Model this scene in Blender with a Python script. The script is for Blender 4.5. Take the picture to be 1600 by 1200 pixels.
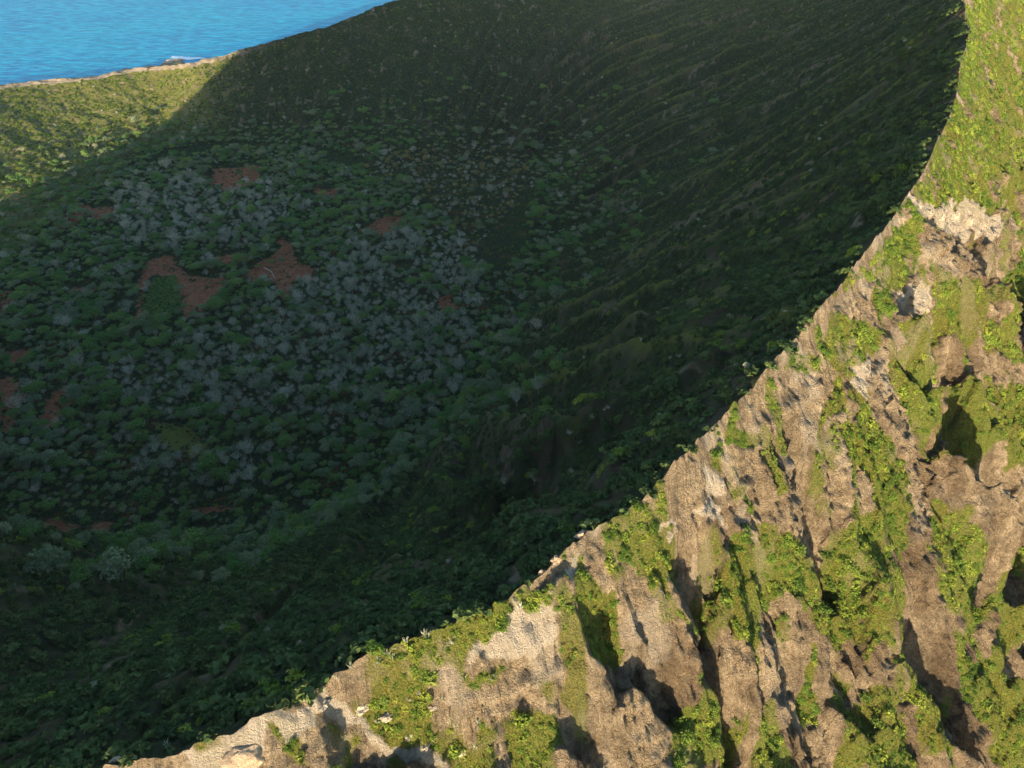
import bpy, math, random
import numpy as np
R = math.radians
D = bpy.data
SC = bpy.context.scene
COL = SC.collection
for o in list(D.objects): D.objects.remove(o)

# ------------------------------------------------------------------ camera
CAM_H = 360.0; PITCH = R(38); FPX = 1080.0
cd = D.cameras.new('camera'); cam = D.objects.new('camera', cd); COL.objects.link(cam)
cam.location = (0, 0, CAM_H); cam.rotation_euler = (math.pi/2 - PITCH, 0, 0)
cd.sensor_width = 36; cd.lens = 36*FPX/1600; cd.clip_start = 1; cd.clip_end = 60000
SC.camera = cam
SC.render.resolution_x = 1024; SC.render.resolution_y = 768

# ------------------------------------------------------------------ light
SUN_EL = 4.5
SUN_AZ = (-0.225, -0.974)                       # horizontal direction towards the sun
W = D.worlds.new('World'); SC.world = W; W.use_nodes = True
nt = W.node_tree; bg = nt.nodes['Background']
sky = nt.nodes.new('ShaderNodeTexSky'); sky.sky_type = 'NISHITA'; sky.sun_disc = False
sky.sun_elevation = R(SUN_EL); sky.sun_rotation = math.atan2(SUN_AZ[0], SUN_AZ[1])
sky.altitude = 300; sky.ozone_density = 2.0
nt.links.new(sky.outputs[0], bg.inputs[0]); bg.inputs[1].default_value = 0.15
sl = D.lights.new('sun', 'SUN'); sl.energy = 3.0; sl.angle = R(0.5); sl.color = (1.0, 0.82, 0.56)
so = D.objects.new('sun', sl); COL.objects.link(so)
from mathutils import Vector
sv = Vector((SUN_AZ[0]*math.cos(R(SUN_EL)), SUN_AZ[1]*math.cos(R(SUN_EL)), math.sin(R(SUN_EL))))
so.rotation_euler = sv.to_track_quat('Z', 'Y').to_euler(); so.location = (0, -200, 500)
SC.view_settings.view_transform = 'Standard'; SC.view_settings.look = 'None'
SC.view_settings.gamma = 1; SC.view_settings.exposure = 2.38
SC.render.engine = 'CYCLES'
SC.cycles.max_bounces = 4; SC.cycles.diffuse_bounces = 2; SC.cycles.glossy_bounces = 2
SC.cycles.transmission_bounces = 2

# ------------------------------------------------------------------ noise
_rng = np.random.RandomState(7)
_perm = _rng.permutation(256); _perm = np.concatenate([_perm]*3)
_ang = _rng.rand(256)*2*np.pi; _G2 = np.stack([np.cos(_ang), np.sin(_ang)], 1)
_g = _rng.randn(256, 3); _G3 = _g/np.linalg.norm(_g, axis=1)[:, None]
def n2(x, y, seed=0):
    x = np.asarray(x, float)+seed*17.31; y = np.asarray(y, float)+seed*9.73
    xi = np.floor(x).astype(int); yi = np.floor(y).astype(int); xf = x-xi; yf = y-yi
    xi &= 255; yi &= 255
    u = xf*xf*xf*(xf*(xf*6-15)+10); v = yf*yf*yf*(yf*(yf*6-15)+10)
    def g(a, b):
        h = _perm[_perm[(xi+a) & 255]+((yi+b) & 255)]
        return _G2[h, 0]*(xf-a)+_G2[h, 1]*(yf-b)
    a = g(0, 0); b = g(1, 0); c = g(0, 1); d = g(1, 1)
    return ((a+(b-a)*u)*(1-v)+(c+(d-c)*u)*v)*1.5
def n3(x, y, z, seed=0):
    x = x+seed*17.31; y = y+seed*9.73; z = z+seed*3.77
    xi = np.floor(x).astype(int); yi = np.floor(y).astype(int); zi = np.floor(z).astype(int)
    xf = x-xi; yf = y-yi; zf = z-zi
    u = xf*xf*(3-2*xf); v = yf*yf*(3-2*yf); w = zf*zf*(3-2*zf)
    out = 0
    for a in (0, 1):
        wa = u if a else 1-u
        ha = _perm[(xi+a) & 255]
        for b in (0, 1):
            wb = v if b else 1-v
            hb = _perm[ha+((yi+b) & 255)]
            for c in (0, 1):
                h = _perm[hb+((zi+c) & 255)]
                out = out+wa*wb*(w if c else 1-w)*(_G3[h, 0]*(xf-a)+_G3[h, 1]*(yf-b)+_G3[h, 2]*(zf-c))
    return out*1.5
def fbm(x, y, oct=4, seed=0, gain=.5):
    s = 0; a = 1
    for i in range(oct):
        s = s+a*n2(x*2**i, y*2**i, seed+i); a *= gain
    return s
def sst(a, b, x):
    t = np.clip((x-a)/(b-a), 0, 1); return t*t*(3-2*t)

# ------------------------------------------------------------------ survey: bearings read off the photograph become ground positions
FW = np.array([0, math.cos(PITCH), -math.sin(PITCH)]); UP = np.array([0, math.sin(PITCH), math.cos(PITCH)])
def bearing(px, py):
    return np.array([(px-800)/FPX, 0, 0])+FW-(py-600)/FPX*UP
def at(px, py, z):
    d = bearing(px, py); t = (z-CAM_H)/d[2]; return (d[0]*t, d[1]*t, z)
C = (-130.0, 600.0)
def pol(x, y):
    return np.degrees(np.arctan2(x-C[0], -(y-C[1]))), np.hypot(x-C[0], y-C[1])
crest_px = [(140,1206,269),(200,1196,271),(300,1165,272),(345,1150,272),(400,1135,273),(430,1110,273),(480,1080,273),(500,1052,274),(570,1012,274),(650,990,275),
 (720,970,275),(760,945,276),(830,917,276),(848,893,277),(890,862,277),(905,836,278),(950,810,278),(1000,780,279),(1040,740,280),(1080,705,281),
 (1120,650,282),(1150,625,283),(1200,575,284),(1240,530,285),(1290,475,287),(1330,420,288),(1370,375,289),(1400,330,290),(1440,275,292),
 (1465,215,294),(1490,165,296),(1497,100,298),(1500,0,303)]
crest = [at(*p) for p in crest_px]
crest += [at(1540,-55,308),at(1600,-95,314),(385,620,300),(395,740,272),(385,880,226),(360,1080,200),(285,1240,170),(140,1310,170),(-40,1300,172)]
crest += [at(*p) for p in [(620,0,155),(560,22,140),(520,40,130),(420,66,108),(340,88,92),(292,100,84),(200,108,72),(140,120,67),(60,126,62),(0,133,60)]]
crest += [(-880,930,52),(-830,700,38),(-770,520,22),(-728,460,12),(-690,402,12),(-657,362,14),(-641,343,140),(-605,302,235),(-550,230,305),(-500,180,315),(-400,115,325),(-300,90,335),(-210,75,335),(-150,36,300),(-105,30,262)]  # unseen left rim: height and sharp step shaped to cast the crater's shadow
foot = [at(*p) for p in [(0,915,5),(150,920,5),(300,885,5),(500,800,5),(650,690,6),(750,560,6),(800,440,8),(850,320,10),(865,250,14),(740,262,14),(600,250,14),(500,225,12),(400,218,12),(250,225,12),(150,300,8),(0,420,5)]]
foot += [(-560,500,4),(-520,380,4),(-440,290,4)]
def table(pts, sm):
    P = np.array(pts); a, r = pol(P[:, 0], P[:, 1]); k = np.argsort(a); a = a[k]; r = r[k]; z = P[k, 2]
    T = np.arange(-180, 180, .1); o = []
    for q in (r, z):
        v = np.interp(T, np.concatenate([a-360, a, a+360]), np.concatenate([q, q, q]))
        n = int(sm/.1)*3; g = np.exp(-.5*(np.arange(-n, n+1)*.1/sm)**2); g /= g.sum()
        o.append(np.convolve(np.concatenate([v[-n:], v, v[:n]]), g, 'valid'))
    return T, o[0], o[1]
TC, RC_, ZC_ = table(crest, .35); TF, RF_, ZF_ = table(foot, 4)
def ip(T, V, th):
    th = (np.asarray(th)+180) % 360-180
    return np.interp(th, np.append(T, 180), np.append(V, V[0]))
coast = [at(*p)[:2] for p in [(-200,155,-51),(0,132,-51),(60,125,-51),(140,119,-51),(200,107,-51),(262,97,-51),(285,93,-51),(300,105,-51),(500,60,-51)]]

def zbase(x, y):
    th, r = pol(x, y); rc = ip(TC, RC_, th); zc = ip(TC, ZC_, th); rf = ip(TF, RF_, th); zf = ip(TF, ZF_, th)
    return zprof(th, r, rc, zc, rf, zf)
def zprof(th, r, rc, zc, rf, zf):
    t = np.clip((r-rf)/(rc-rf), 0, 1)
    farw = sst(95, 150, np.abs(th))
    zin = zf+(zc-zf)*(t**1.18*(1-.35*farw)+t*.35*farw)
    zfl = zf*(np.clip(r/rf, 0, 1))**2
    d = np.maximum(r-rc, 0)
    near = 1-farw
    drop = near*(d*.98+6*(1-np.exp(-d/14)))+farw*(d*.62)
    zo = zc-drop
    lo = -51.0
    zo = lo+np.logaddexp(0, (zo-lo)/12)*12
    return np.where(r < rf, zfl, np.where(r < rc, zin, zo))
def ground_hit(px, py):
    """where a bearing from the survey meets the bare ground"""
    px = np.atleast_1d(np.asarray(px, float)); py = np.atleast_1d(np.asarray(py, float))
    d = np.stack([(px-800)/FPX, FW[1]-(py-600)/FPX*UP[1], FW[2]-(py-600)/FPX*UP[2]], 1)
    d /= np.linalg.norm(d, axis=1)[:, None]
    t = np.full(len(px), 30.0); done = np.zeros(len(px), bool); lo = t.copy()
    for i in range(900):
        p = d*t[:, None]; below = (CAM_H+p[:, 2]) < zbase(p[:, 0], p[:, 1])
        done |= below
        if done.all(): break
        lo = np.where(done, lo, t); t = np.where(done, t, t+2.5)
    hi = t
    for i in range(12):
        m = (lo+hi)/2; p = d*m[:, None]; b = (CAM_H+p[:, 2]) < zbase(p[:, 0], p[:, 1])
        hi = np.where(b, m, hi); lo = np.where(b, lo, m)
    p = d*hi[:, None]; return p[:, :2]
def gp(pts):
    a = np.array(pts, float); return ground_hit(a[:, 0], a[:, 1])
def inside(poly, x, y):
    P = poly; n = len(P); res = np.zeros(x.shape, bool)
    bb = (x > P[:, 0].min()) & (x < P[:, 0].max()) & (y > P[:, 1].min()) & (y < P[:, 1].max())
    if not bb.any(): return res
    xs = x[bb]; ys = y[bb]; r = np.zeros(xs.shape, bool); j = n-1
    for i in range(n):
        xi, yi = P[i]; xj, yj = P[j]
        if yi != yj:
            c = ((yi > ys) != (yj > ys)) & (xs < (xj-xi)*(ys-yi)/(yj-yi)+xi); r ^= c
        j = i
    res[bb] = r; return res
def dline(poly, x, y, cut):
    """distance to a polyline and position along it (0..1), only within cut metres"""
    P = poly; dm = np.full(x.shape, 1e9); al = np.zeros(x.shape)
    bb = (x > P[:, 0].min()-cut) & (x < P[:, 0].max()+cut) & (y > P[:, 1].min()-cut) & (y < P[:, 1].max()+cut)
    if not bb.any(): return dm, al
    xs = x[bb]; ys = y[bb]; m = np.full(xs.shape, 1e9); a_ = np.zeros(xs.shape); n = len(P)-1
    for i in range(n):
        ax, ay = P[i]; bx, by = P[i+1]; dx = bx-ax; dy = by-ay
        t = np.clip(((xs-ax)*dx+(ys-ay)*dy)/(dx*dx+dy*dy+1e-9), 0, 1)
        q = np.hypot(xs-ax-t*dx, ys-ay-t*dy); k = q < m; m = np.where(k, q, m); a_ = np.where(k, (i+t)/n, a_)
    dm[bb] = m; al[bb] = a_; return dm, al

# ---- ravines and hollows on the outer face: bearings, half width (m), depth (m)
CARVE = [
 ([(1425,480),(1462,560),(1485,640),(1500,720),(1545,770),(1600,850),(1660,930)], 13, 26),
 ([(1596,380),(1568,470),(1575,540),(1610,600)], 11, 17),
 ([(1440,360),(1500,372),(1560,378),(1620,400)], 4, 3),
 ([(1215,700),(1238,715),(1262,770),(1275,840),(1285,865)], 6, 12),
 ([(1055,850),(1072,900),(1090,960)], 3.2, 7),
 ([(1092,825),(1100,880),(1108,960),(1112,1040),(1135,1110),(1165,1180)], 3.5, 9),
 ([(925,930),(945,985),(965,1040),(1000,1060),(1030,1080)], 4, 8),
 ([(1180,860),(1205,940),(1225,1010),(1260,1090),(1275,1200)], 5, 6),
 ([(1330,860),(1335,960),(1325,1040),(1340,1080)], 6, 6),
 ([(1420,900),(1440,980),(1465,1050),(1490,1120),(1530,1190)], 7, 13),
 ([(1400,930),(1415,1010),(1430,1090)], 4, 4),
 ([(1540,880),(1570,960),(1610,1040),(1650,1120)], 14, 24),
 ([(1160,1110),(1175,1200),(1190,1300)], 6, 10),
 ([(1285,1040),(1300,1120),(1330,1220)], 5, 6),
 ([(860,1120),(900,1150),(940,1210)], 4, 4),
 ([(1400,560),(1412,640),(1440,720)], 3, 3.5),
 ([(1500,600),(1530,690),(1570,740)], 4, 4),
 ([(1440,430),(1490,520),(1520,590)], 4, 3),
 ([(1580,200),(1590,280),(1620,340)], 4, 3),
 ([(480,1110),(560,1125),(620,1150),(700,1200)], 5, 6),
 ([(1405,1100),(1425,1160),(1440,1230)], 4, 5),
 ([(1575,520),(1590,580),(1640,660)], 7, 7),
]
# ribs standing out of the outer face
RIBS = [
 ([(1405,340),(1440,400),(1480,450),(1530,500),(1600,600),(1680,700)], 9, 7),
 ([(1400,500),(1425,580),(1448,660),(1466,740),(1500,810),(1560,900)], 6, 12), ([(1566,380),(1548,460),(1556,540)], 5, 8),
 ([(1440,770),(1500,850),(1545,960),(1590,1060),(1640,1160)], 8, 12),
 ([(1350,880),(1390,960),(1440,1060),(1500,1180)], 6, 5),
 ([(1500,590),(1560,690),(1620,780)], 7, 5),
 ([(870,900),(900,970),(950,1060),(1000,1150),(1030,1230)], 7, 5),
 ([(1000,900),(1060,1000),(1100,1100)], 4, 3),
 ([(1200,1000),(1250,1110),(1290,1220)], 4, 3),
]
CARVE = [(gp(p), w*.78, d*.78) for p, w, d in CARVE]; RIBS = [(gp(p), w*.78, d*.78) for p, w, d in RIBS]
# hollow under the rock brow in the inner wall
pit_c = ground_hit([835], [765])[0]; brow = gp([(640,745),(700,725),(770,728),(830,735),(880,735),(905,765)])
SPURS_IN = [gp(p) for p in [
 [(890,522),(1000,490),(1100,462),(1200,430),(1290,400)],
 [(890,540),(1000,540),(1080,530),(1180,500)],
 [(840,608),(960,600),(1060,560),(1150,520)],
 [(870,680),(960,660),(1060,612),(1110,585)],
 [(860,402),(960,370),(1060,330),(1200,262),(1340,190)],
 [(850,345),(960,292),(1060,235),(1180,175),(1320,85)],
 [(940,440),(1040,402),(1160,350),(1300,280),(1420,220)],
 [(1000,470),(1120,415),(1250,350),(1380,300)],
 [(980,200),(1080,140),(1190,70),(1280,10)],
 [(700,715),(760,700),(900,722),(990,735)],
]]

def rib_g(th, t):
    """bearing on the crest from which the rib through this spot comes down; ribs fan out to the floor"""
    f = np.interp(th, [-180, 0, 20, 30, 43, 80, 118, 150, 176, 180], [-180, 0, 16, 20, 26, 37, 50, 105, 172, 180])
    tt = np.clip(t, 0, 1); return th*tt+f*(1-tt)
def wall_n(x, y, th, t):
    gl = rib_g(th, t)*7.2+9*n2(x/90, y/90, 21)+3*n2(x/24, y/24, 25)
    u = gl/27+.35*n2(gl/40, t*1.5, 22); return u-np.floor(u)-.5
def relief(x, y, th, t, zone):
    """height added to the plain profile. t: 0 foot .. 1 crest inside, metres beyond the crest outside"""
    wx = x+3*n2(x/30, y/30, 3)+1.5*n2(x/7, y/7, 5)+.6*n2(x/2.2, y/2.2, 7); wy = y+3*n2(x/30, y/30, 4)+1.5*n2(x/7, y/7, 6)+.6*n2(x/2.2, y/2.2, 8)
    if zone == 'floor':
        return 1.5*fbm(x/60, y/60, 4, 11)*sst(0, .5, t+.5)
    if zone == 'wall':
        right = sst(8, 24, th)*(1-sst(150, 172, th)); farw = 1-right
        m = np.clip(t*1.0, 0, 1); env = np.sin(np.pi*np.clip(t, 0, 1)**.85)**.6
        g = rib_g(th, t)
        gl = g*7.2+9*n2(x/90, y/90, 21)                        # metres along the rim
        wn = wall_n(x, y, th, t); r1 = np.where(right > 0, 1-4*np.abs(wn), 1-2*np.abs(n2(gl/34, t*1.6, 22))); ra = np.clip(.75+1.5*n2(gl/45, t*1.5, 27), .15, 1.7); big = 1-2*np.abs(n2(gl/75, t*.8, 29)); r2 = 1-2*np.abs(n2(gl/13, t*3.0, 23)); r3 = 1-2*np.abs(n2(gl/5.5, t*6, 24))
        h = env*(right*(9.5*ra*r1+8*big+2.4*r2+1.5*r3)+farw*(4.5*r1+2.4*r2+.8*r3)*(1+.9*sst(40, 15, th)*sst(-60, -30, th))*(1-.6*sst(-380, -480, x)))
        for P in SPURS_IN:
            d, a = dline(P, wx, wy, 40)
            h = h+6.5*np.exp(-(d/6.0)**1.3)*np.minimum(1, 4*(1-np.abs(2*a-1)))
        d = np.hypot((wx-pit_c[0])/34, (wy-pit_c[1])/24); h = h-20*sst(1.15, .35, d)
        d, a = dline(brow, wx, wy, 30); h = h+7*np.exp(-(d/6.0)**2)*sst(0, .12, a)*sst(1, .85, a)
        h = h+sst(0, .15, t)*(1.3*fbm(x/14, y/14, 3, 31)+.7*fbm(x/4, y/4, 3, 35))
        # crest stays crisp
        return h*sst(1.0, .965, t)+sst(.93, 1, t)*crestn(x, y)
    # outer face
    near = 1-sst(80, 110, np.abs(th))
    gl = th*7.6+6*n2(x/60, y/60, 41)
    env = sst(0, 45, t)
    tri = lambda u: 1-4*np.abs(u-np.floor(u)-.5)
    amp = .65+.6*n2(gl/25, t/40, 141); amp2 = np.clip(.8+1.1*n2(gl/14, t/25, 142), .1, 2); amp3 = np.clip(.7+1.3*n2(gl/6, t/12, 143), 0, 2)
    r1 = tri(gl/24+.55*n2(gl/30, t/55, 42)); r2 = tri(gl/8.5+.75*n2(gl/14, t/26, 43)); r3 = tri(gl/3.2+.9*n2(gl/6, t/12, 44)); r4 = 1-2*np.abs(n2(gl/1.1, t/6, 45))
    h = env*5.6*amp*r1+sst(0, 25, t)*2.5*amp2*r2+sst(0, 8, t)*(.75*amp3*r3+.35*r4)
    for P, w, dp in CARVE:
        d, a = dline(P, wx, wy, w*3)
        q = np.clip(d/w*(1+.35*n2(x/5, y/5, 47)), 0, 2); h = h-dp*np.exp(-(q*1.05)**4)*sst(0, .16, a)
    for P, w, dp in RIBS:
        d, a = dline(P, wx, wy, w*3); h = h+dp*np.exp(-(d/w)**2)*sst(0, .2, a)
    # ledges: harder ash beds standing out
    zz = (t*.98+5*n2(x/30, y/30, 48))
    h = h+sst(4, 20, t)*(.9*np.abs(n2(gl/40, zz/9, 49))+.6*sst(-.04, .06, n2(gl/12, zz/5, 50))+.5*sst(-.04, .04, n2(gl/4, zz/2.2, 53)))
    h = (h+.5*fbm(x/16, y/16, 2, 52)*sst(0, 15, t)+.6*fbm(x/3.6, y/3.6, 3, 55)*sst(0, 4, t))*sst(0, 3, t)
    return h*near+(1-near)*4*fbm(x/40, y/40, 4, 60)*sst(0, 60, t)+sst(6, 0, t)*crestn(x, y)
def crestn(x, y):
    return 1.8*n2(x/23, y/23, 70)+1.8*n2(x/11, y/11, 71)+.8*(.3-np.abs(n2(x/3.6, y/3.6, 72))*1.3)+.7*n2(x/3.4, y/3.4, 74)+.7*n2(x/1.3, y/1.3, 73)

# ------------------------------------------------------------------ terrain grids in (bearing, ring)
def seg(a, b, st): n = max(1, int(round((b-a)/st))); return list(np.linspace(a, b, n, endpoint=False))
TH = np.array(seg(-180, -115, .16)+seg(-115, -8, .6)+seg(-8, 2, .12)+seg(2, 50, .034)+seg(50, 70, .07)+seg(70, 180, .13)+[180.0])
def mk_s(kind, q=1.0):
    if kind == 'floor': return np.linspace(0, 1, 221)
    if kind == 'wall': return np.linspace(0, 1, int(290*q)+1)**.96
rcT = ip(TC, RC_, TH); zcT = ip(TC, ZC_, TH); rfT = ip(TF, RF_, TH); zfT = ip(TF, ZF_, TH)
def grid(kind, i0, i1, s, step=1):
    ix = np.arange(i0, i1, step)
    if ix[-1] != i1-1: ix = np.append(ix, i1-1)
    th = TH[ix][:, None]; rc = rcT[ix][:, None]; rf = rfT[ix][:, None]; zc = zcT[ix][:, None]; zf = zfT[ix][:, None]
    s = s[None, :]
    if kind == 'floor': r = rf*s+0*th
    elif kind == 'wall': r = rf+(rc-rf)*s
    else: r = rc+s+0*th
    thb = np.broadcast_to(th, r.shape)
    x = C[0]+r*np.sin(np.radians(thb)); y = C[1]-r*np.cos(np.radians(thb))
    z = zprof(thb, r, rc, zc, rf, zf)
    t = (r-rf)/(rc-rf) if kind != 'outer' else r-rc
    dz = relief(x, y, thb, t, kind)
    z = z+dz
    return dict(kind=kind, th=TH[ix], s=s[0], r=r, x=x, y=y, z=z, t=t, dz=dz, thb=thb)
iA = int(np.searchsorted(TH, -20)); iB = int(np.searchsorted(TH, 78))
# fine rings beyond the crest, opening out downhill
so_ = [0.0]
while so_[-1] < 520: so_.append(so_[-1]+(.32 if so_[-1] < 150 else .32+(so_[-1]-150)*.02))
so_ = np.array(so_)
sf_ = np.concatenate([np.arange(0, 60, 2.5), np.arange(60, 400, 12), np.arange(400, 1500, 14)])
G = {}
G['floor'] = grid('floor', 0, len(TH), mk_s('floor'), 3)
G['wall'] = grid('wall', 0, len(TH), mk_s('wall'))
G['outer'] = grid('outer', iA, iB+1, so_)
G['farA'] = grid('outer', iB, len(TH), sf_, 2)
G['farB'] = grid('outer', 0, iA+1, sf_, 2)

def zat(x, y):
    """finished ground height, and the zone it lies in (0 floor, 1 wall, 2 outer face)"""
    x = np.asarray(x, float); y = np.asarray(y, float); th, r = pol(x, y)
    rc = ip(TC, RC_, th); rf = ip(TF, RF_, th)
    out = np.full(x.shape, -60.0); zone = np.full(x.shape, 3)
    for k, zn, val in (('floor', 0, r/rf), ('wall', 1, (r-rf)/(rc-rf)), ('outer', 2, r-rc)):
        g = G[k]; m = (val >= 0) & (val <= g['s'][-1]) & (th >= g['th'][0]) & (th <= g['th'][-1])
        if k == 'floor': m &= val < 1
        if k == 'wall': m &= val <= 1
        if not m.any(): continue
        fi = np.interp(th[m], g['th'], np.arange(len(g['th']))); fj = np.interp(val[m], g['s'], np.arange(len(g['s'])))
        i = np.minimum(fi.astype(int), len(g['th'])-2); j = np.minimum(fj.astype(int), len(g['s'])-2); a = fi-i; b = fj-j; Z = g['z']
        out[m] = Z[i, j]*(1-a)*(1-b)+Z[i+1, j]*a*(1-b)+Z[i, j+1]*(1-a)*b+Z[i+1, j+1]*a*b; zone[m] = zn
    return out, zone

# ------------------------------------------------------------------ what covers the ground
VEG = [
 [(1420,330),(1440,370),(1425,420),(1400,460),(1395,500),(1375,500),(1362,455),(1370,410),(1395,360)],
 [(1305,495),(1340,500),(1365,530),(1360,565),(1335,585),(1310,575),(1295,540)],
 [(1295,585),(1320,580),(1315,640),(1290,670),(1285,700),(1275,690),(1290,630)],
 [(1330,610),(1350,600),(1360,650),(1390,700),(1410,740),(1425,800),(1400,860),(1330,800),(1330,740),(1310,650)],
 [(1400,530),(1430,540),(1440,580),(1450,640),(1458,700),(1430,690),(1415,640),(1395,580)],
 [(1440,430),(1480,460),(1520,480),(1530,520),(1600,590),(1600,620),(1540,560),(1480,520),(1455,470)],
 [(1490,570),(1530,590),(1600,640),(1640,760),(1560,700),(1530,690),(1510,640)],
 [(1585,400),(1640,370),(1640,520),(1580,480)],
 [(1502,-150),(1800,-150),(1700,230),(1600,300),(1560,335),(1530,350),(1445,318),(1415,305),(1450,240),(1490,160)],
 [(1235,535),(1270,545),(1275,580),(1245,590),(1220,570)],
 [(1130,625),(1150,650),(1190,670),(1180,690),(1130,690)],
 [(1105,700),(1125,695),(1130,735),(1110,738)], [(1142,720),(1165,725),(1172,790),(1140,770)], [(1188,712),(1205,720),(1210,775),(1192,770)],
 [(1130,860),(1170,810),(1210,830),(1260,860),(1310,860),(1350,870),(1400,890),(1440,960),(1420,1010),(1400,960),(1350,1010),(1330,1060),(1300,1000),(1260,960),(1230,920),(1198,925),(1200,1000),(1180,1060),(1150,1000),(1125,930)],
 [(1045,1120),(1100,1080),(1130,1110),(1160,1080),(1170,1200),(1040,1230)],
 [(1440,780),(1500,850),(1540,960),(1570,1050),(1610,1150),(1600,1230),(1560,1180),(1520,1120),(1490,1030),(1462,930)],
 [(1180,1080),(1220,1090),(1250,1230),(1185,1230)],
 [(1320,1075),(1390,1090),(1430,1240),(1330,1240)],
 [(1375,950),(1410,980),(1450,1080),(1480,1200),(1440,1200),(1400,1080)],
 [(1262,1000),(1290,1060),(1285,1110),(1262,1080)],
 [(480,1088),(500,1050),(580,1014),(700,975),(760,940),(830,930),(875,935),(860,970),(800,960),(750,1010),(740,1040),(790,1050),(770,1080),(760,1110),(770,1230),(690,1220),(650,1140),(560,1105),(490,1100)],
 [(880,870),(910,880),(925,930),(960,930),(962,1020),(940,1010),(915,1010),(905,960),(890,900)],
 [(960,1060),(1010,1080),(1030,1100),(1010,1130),(985,1100)],
 [(780,1120),(830,1130),(870,1110),(880,1150),(850,1230),(780,1230)],
 [(1015,940),(1050,930),(1070,990),(1030,1000)], [(1022,830),(1040,850),(1050,930),(1028,930)], [(975,820),(1010,840),(1000,870),(970,850)],
 [(1000,860),(1022,880),(1030,960),(1008,940)],
 [(1270,480),(1300,440),(1330,440),(1300,480)], [(1330,430),(1370,390),(1390,400),(1350,440)],
 [(420,1130),(500,1110),(560,1150),(540,1200),(470,1180)],
 [(1290,860),(1340,800),(1380,840),(1400,900),(1300,900)],
 [(1540,1020),(1600,1060),(1640,1200),(1590,1120)],
 [(1555,870),(1600,880),(1660,960),(1600,990),(1565,930)],
]
PALE = [
 [(1418,316),(1440,318),(1470,328),(1500,325),(1540,340),(1565,352),(1560,368),(1500,366),(1440,350),(1420,340)],
 [(1398,462),(1415,448),(1440,460),(1455,490),(1445,497),(1425,475),(1405,472)],
 [(475,1120),(500,1095),(540,1100),(600,1120),(640,1130),(690,1170),(740,1200),(700,1210),(640,1160),(580,1130),(520,1120)],
 [(750,1010),(800,960),(850,955),(870,985),(830,1010),(790,1030),(745,1040)],
 [(250,1185),(330,1160),(400,1135),(440,1105),(490,1100),(480,1125),(400,1180),(330,1215)],
 [(1035,850),(1060,810),(1090,800),(1110,830),(1140,830),(1135,810),(1110,790),(1040,820)],
 [(880,880),(905,870),(900,940),(890,930)], [(1100,750),(1130,740),(1135,780),(1115,790)],
 [(1330,590),(1355,570),(1360,600),(1340,620)],
]
RED = [
 [(218,425),(235,405),(270,400),(285,425),(300,430),(345,435),(355,445),(330,470),(310,495),(285,495),(283,470),(275,440),(240,432),(222,470),(225,500),(212,495)],
 [(385,425),(400,415),(430,395),(440,372),(455,380),(470,410),(495,425),(490,440),(460,440),(450,470),(435,460),(425,440),(395,445)],
 [(330,265),(400,258),(410,285),(360,300),(330,290)], [(490,295),(530,295),(525,312),(495,308)],
 [(0,598),(36,592),(34,625),(22,650),(0,655)], [(62,655),(88,606),(106,612),(104,640),(82,668),(64,676)], [(0,660),(22,648),(24,668),(0,676)], [(0,545),(30,552),(55,548),(40,562),(0,562)],
 [(0,822),(40,822),(90,810),(135,835),(160,820),(175,812),(172,835),(140,850),(118,885),(85,882),(100,850),(60,838),(30,840),(0,852)],
 [(0,850),(25,862),(0,892)], [(560,360),(610,335),(640,345),(600,372)], [(680,465),(705,460),(715,485),(690,482)],
 [(80,345),(130,320),(150,330),(110,355),(85,362)], [(140,330),(175,320),(185,345),(150,345)], [(0,460),(20,450),(25,480),(0,490)],
 [(105,450),(145,448),(140,462),(110,460)], [(330,402),(380,395),(395,405),(350,415)], [(300,795),(350,790),(360,800),(320,805)],
]
GRASSF = [[(240,660),(300,665),(330,700),(290,715),(250,690)]]
HEDGE = [[(228,470),(240,438),(275,430),(283,470),(285,490),(245,500),(222,500)]]
BAREW = [   # dark bare rock in the inner wall
 [(620,725),(660,720),(720,700),(780,705),(830,708),(890,730),(880,748),(820,740),(780,755),(735,765),(700,745),(650,745)],
 [(1170,540),(1210,500),(1230,520),(1190,575),(1130,640),(1100,680),(1080,680),(1110,620)],
 [(560,870),(640,860),(700,880),(690,900),(600,895)], [(780,930),(850,880),(900,850),(890,870),(840,905)],
 [(900,750),(920,740),(990,750),(960,790),(920,785)],
]
VEG = [gp(p) for p in VEG]; PALE = [gp(p) for p in PALE]; RED = [gp(p) for p in RED]; GRASSF = [gp(p) for p in GRASSF]; HEDGE = [gp(p) for p in HEDGE]; BAREW = [gp(p) for p in BAREW]
def anyin(L, x, y):
    m = np.zeros(x.shape, bool)
    for P in L: m |= inside(P, x, y)
    return m
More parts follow.
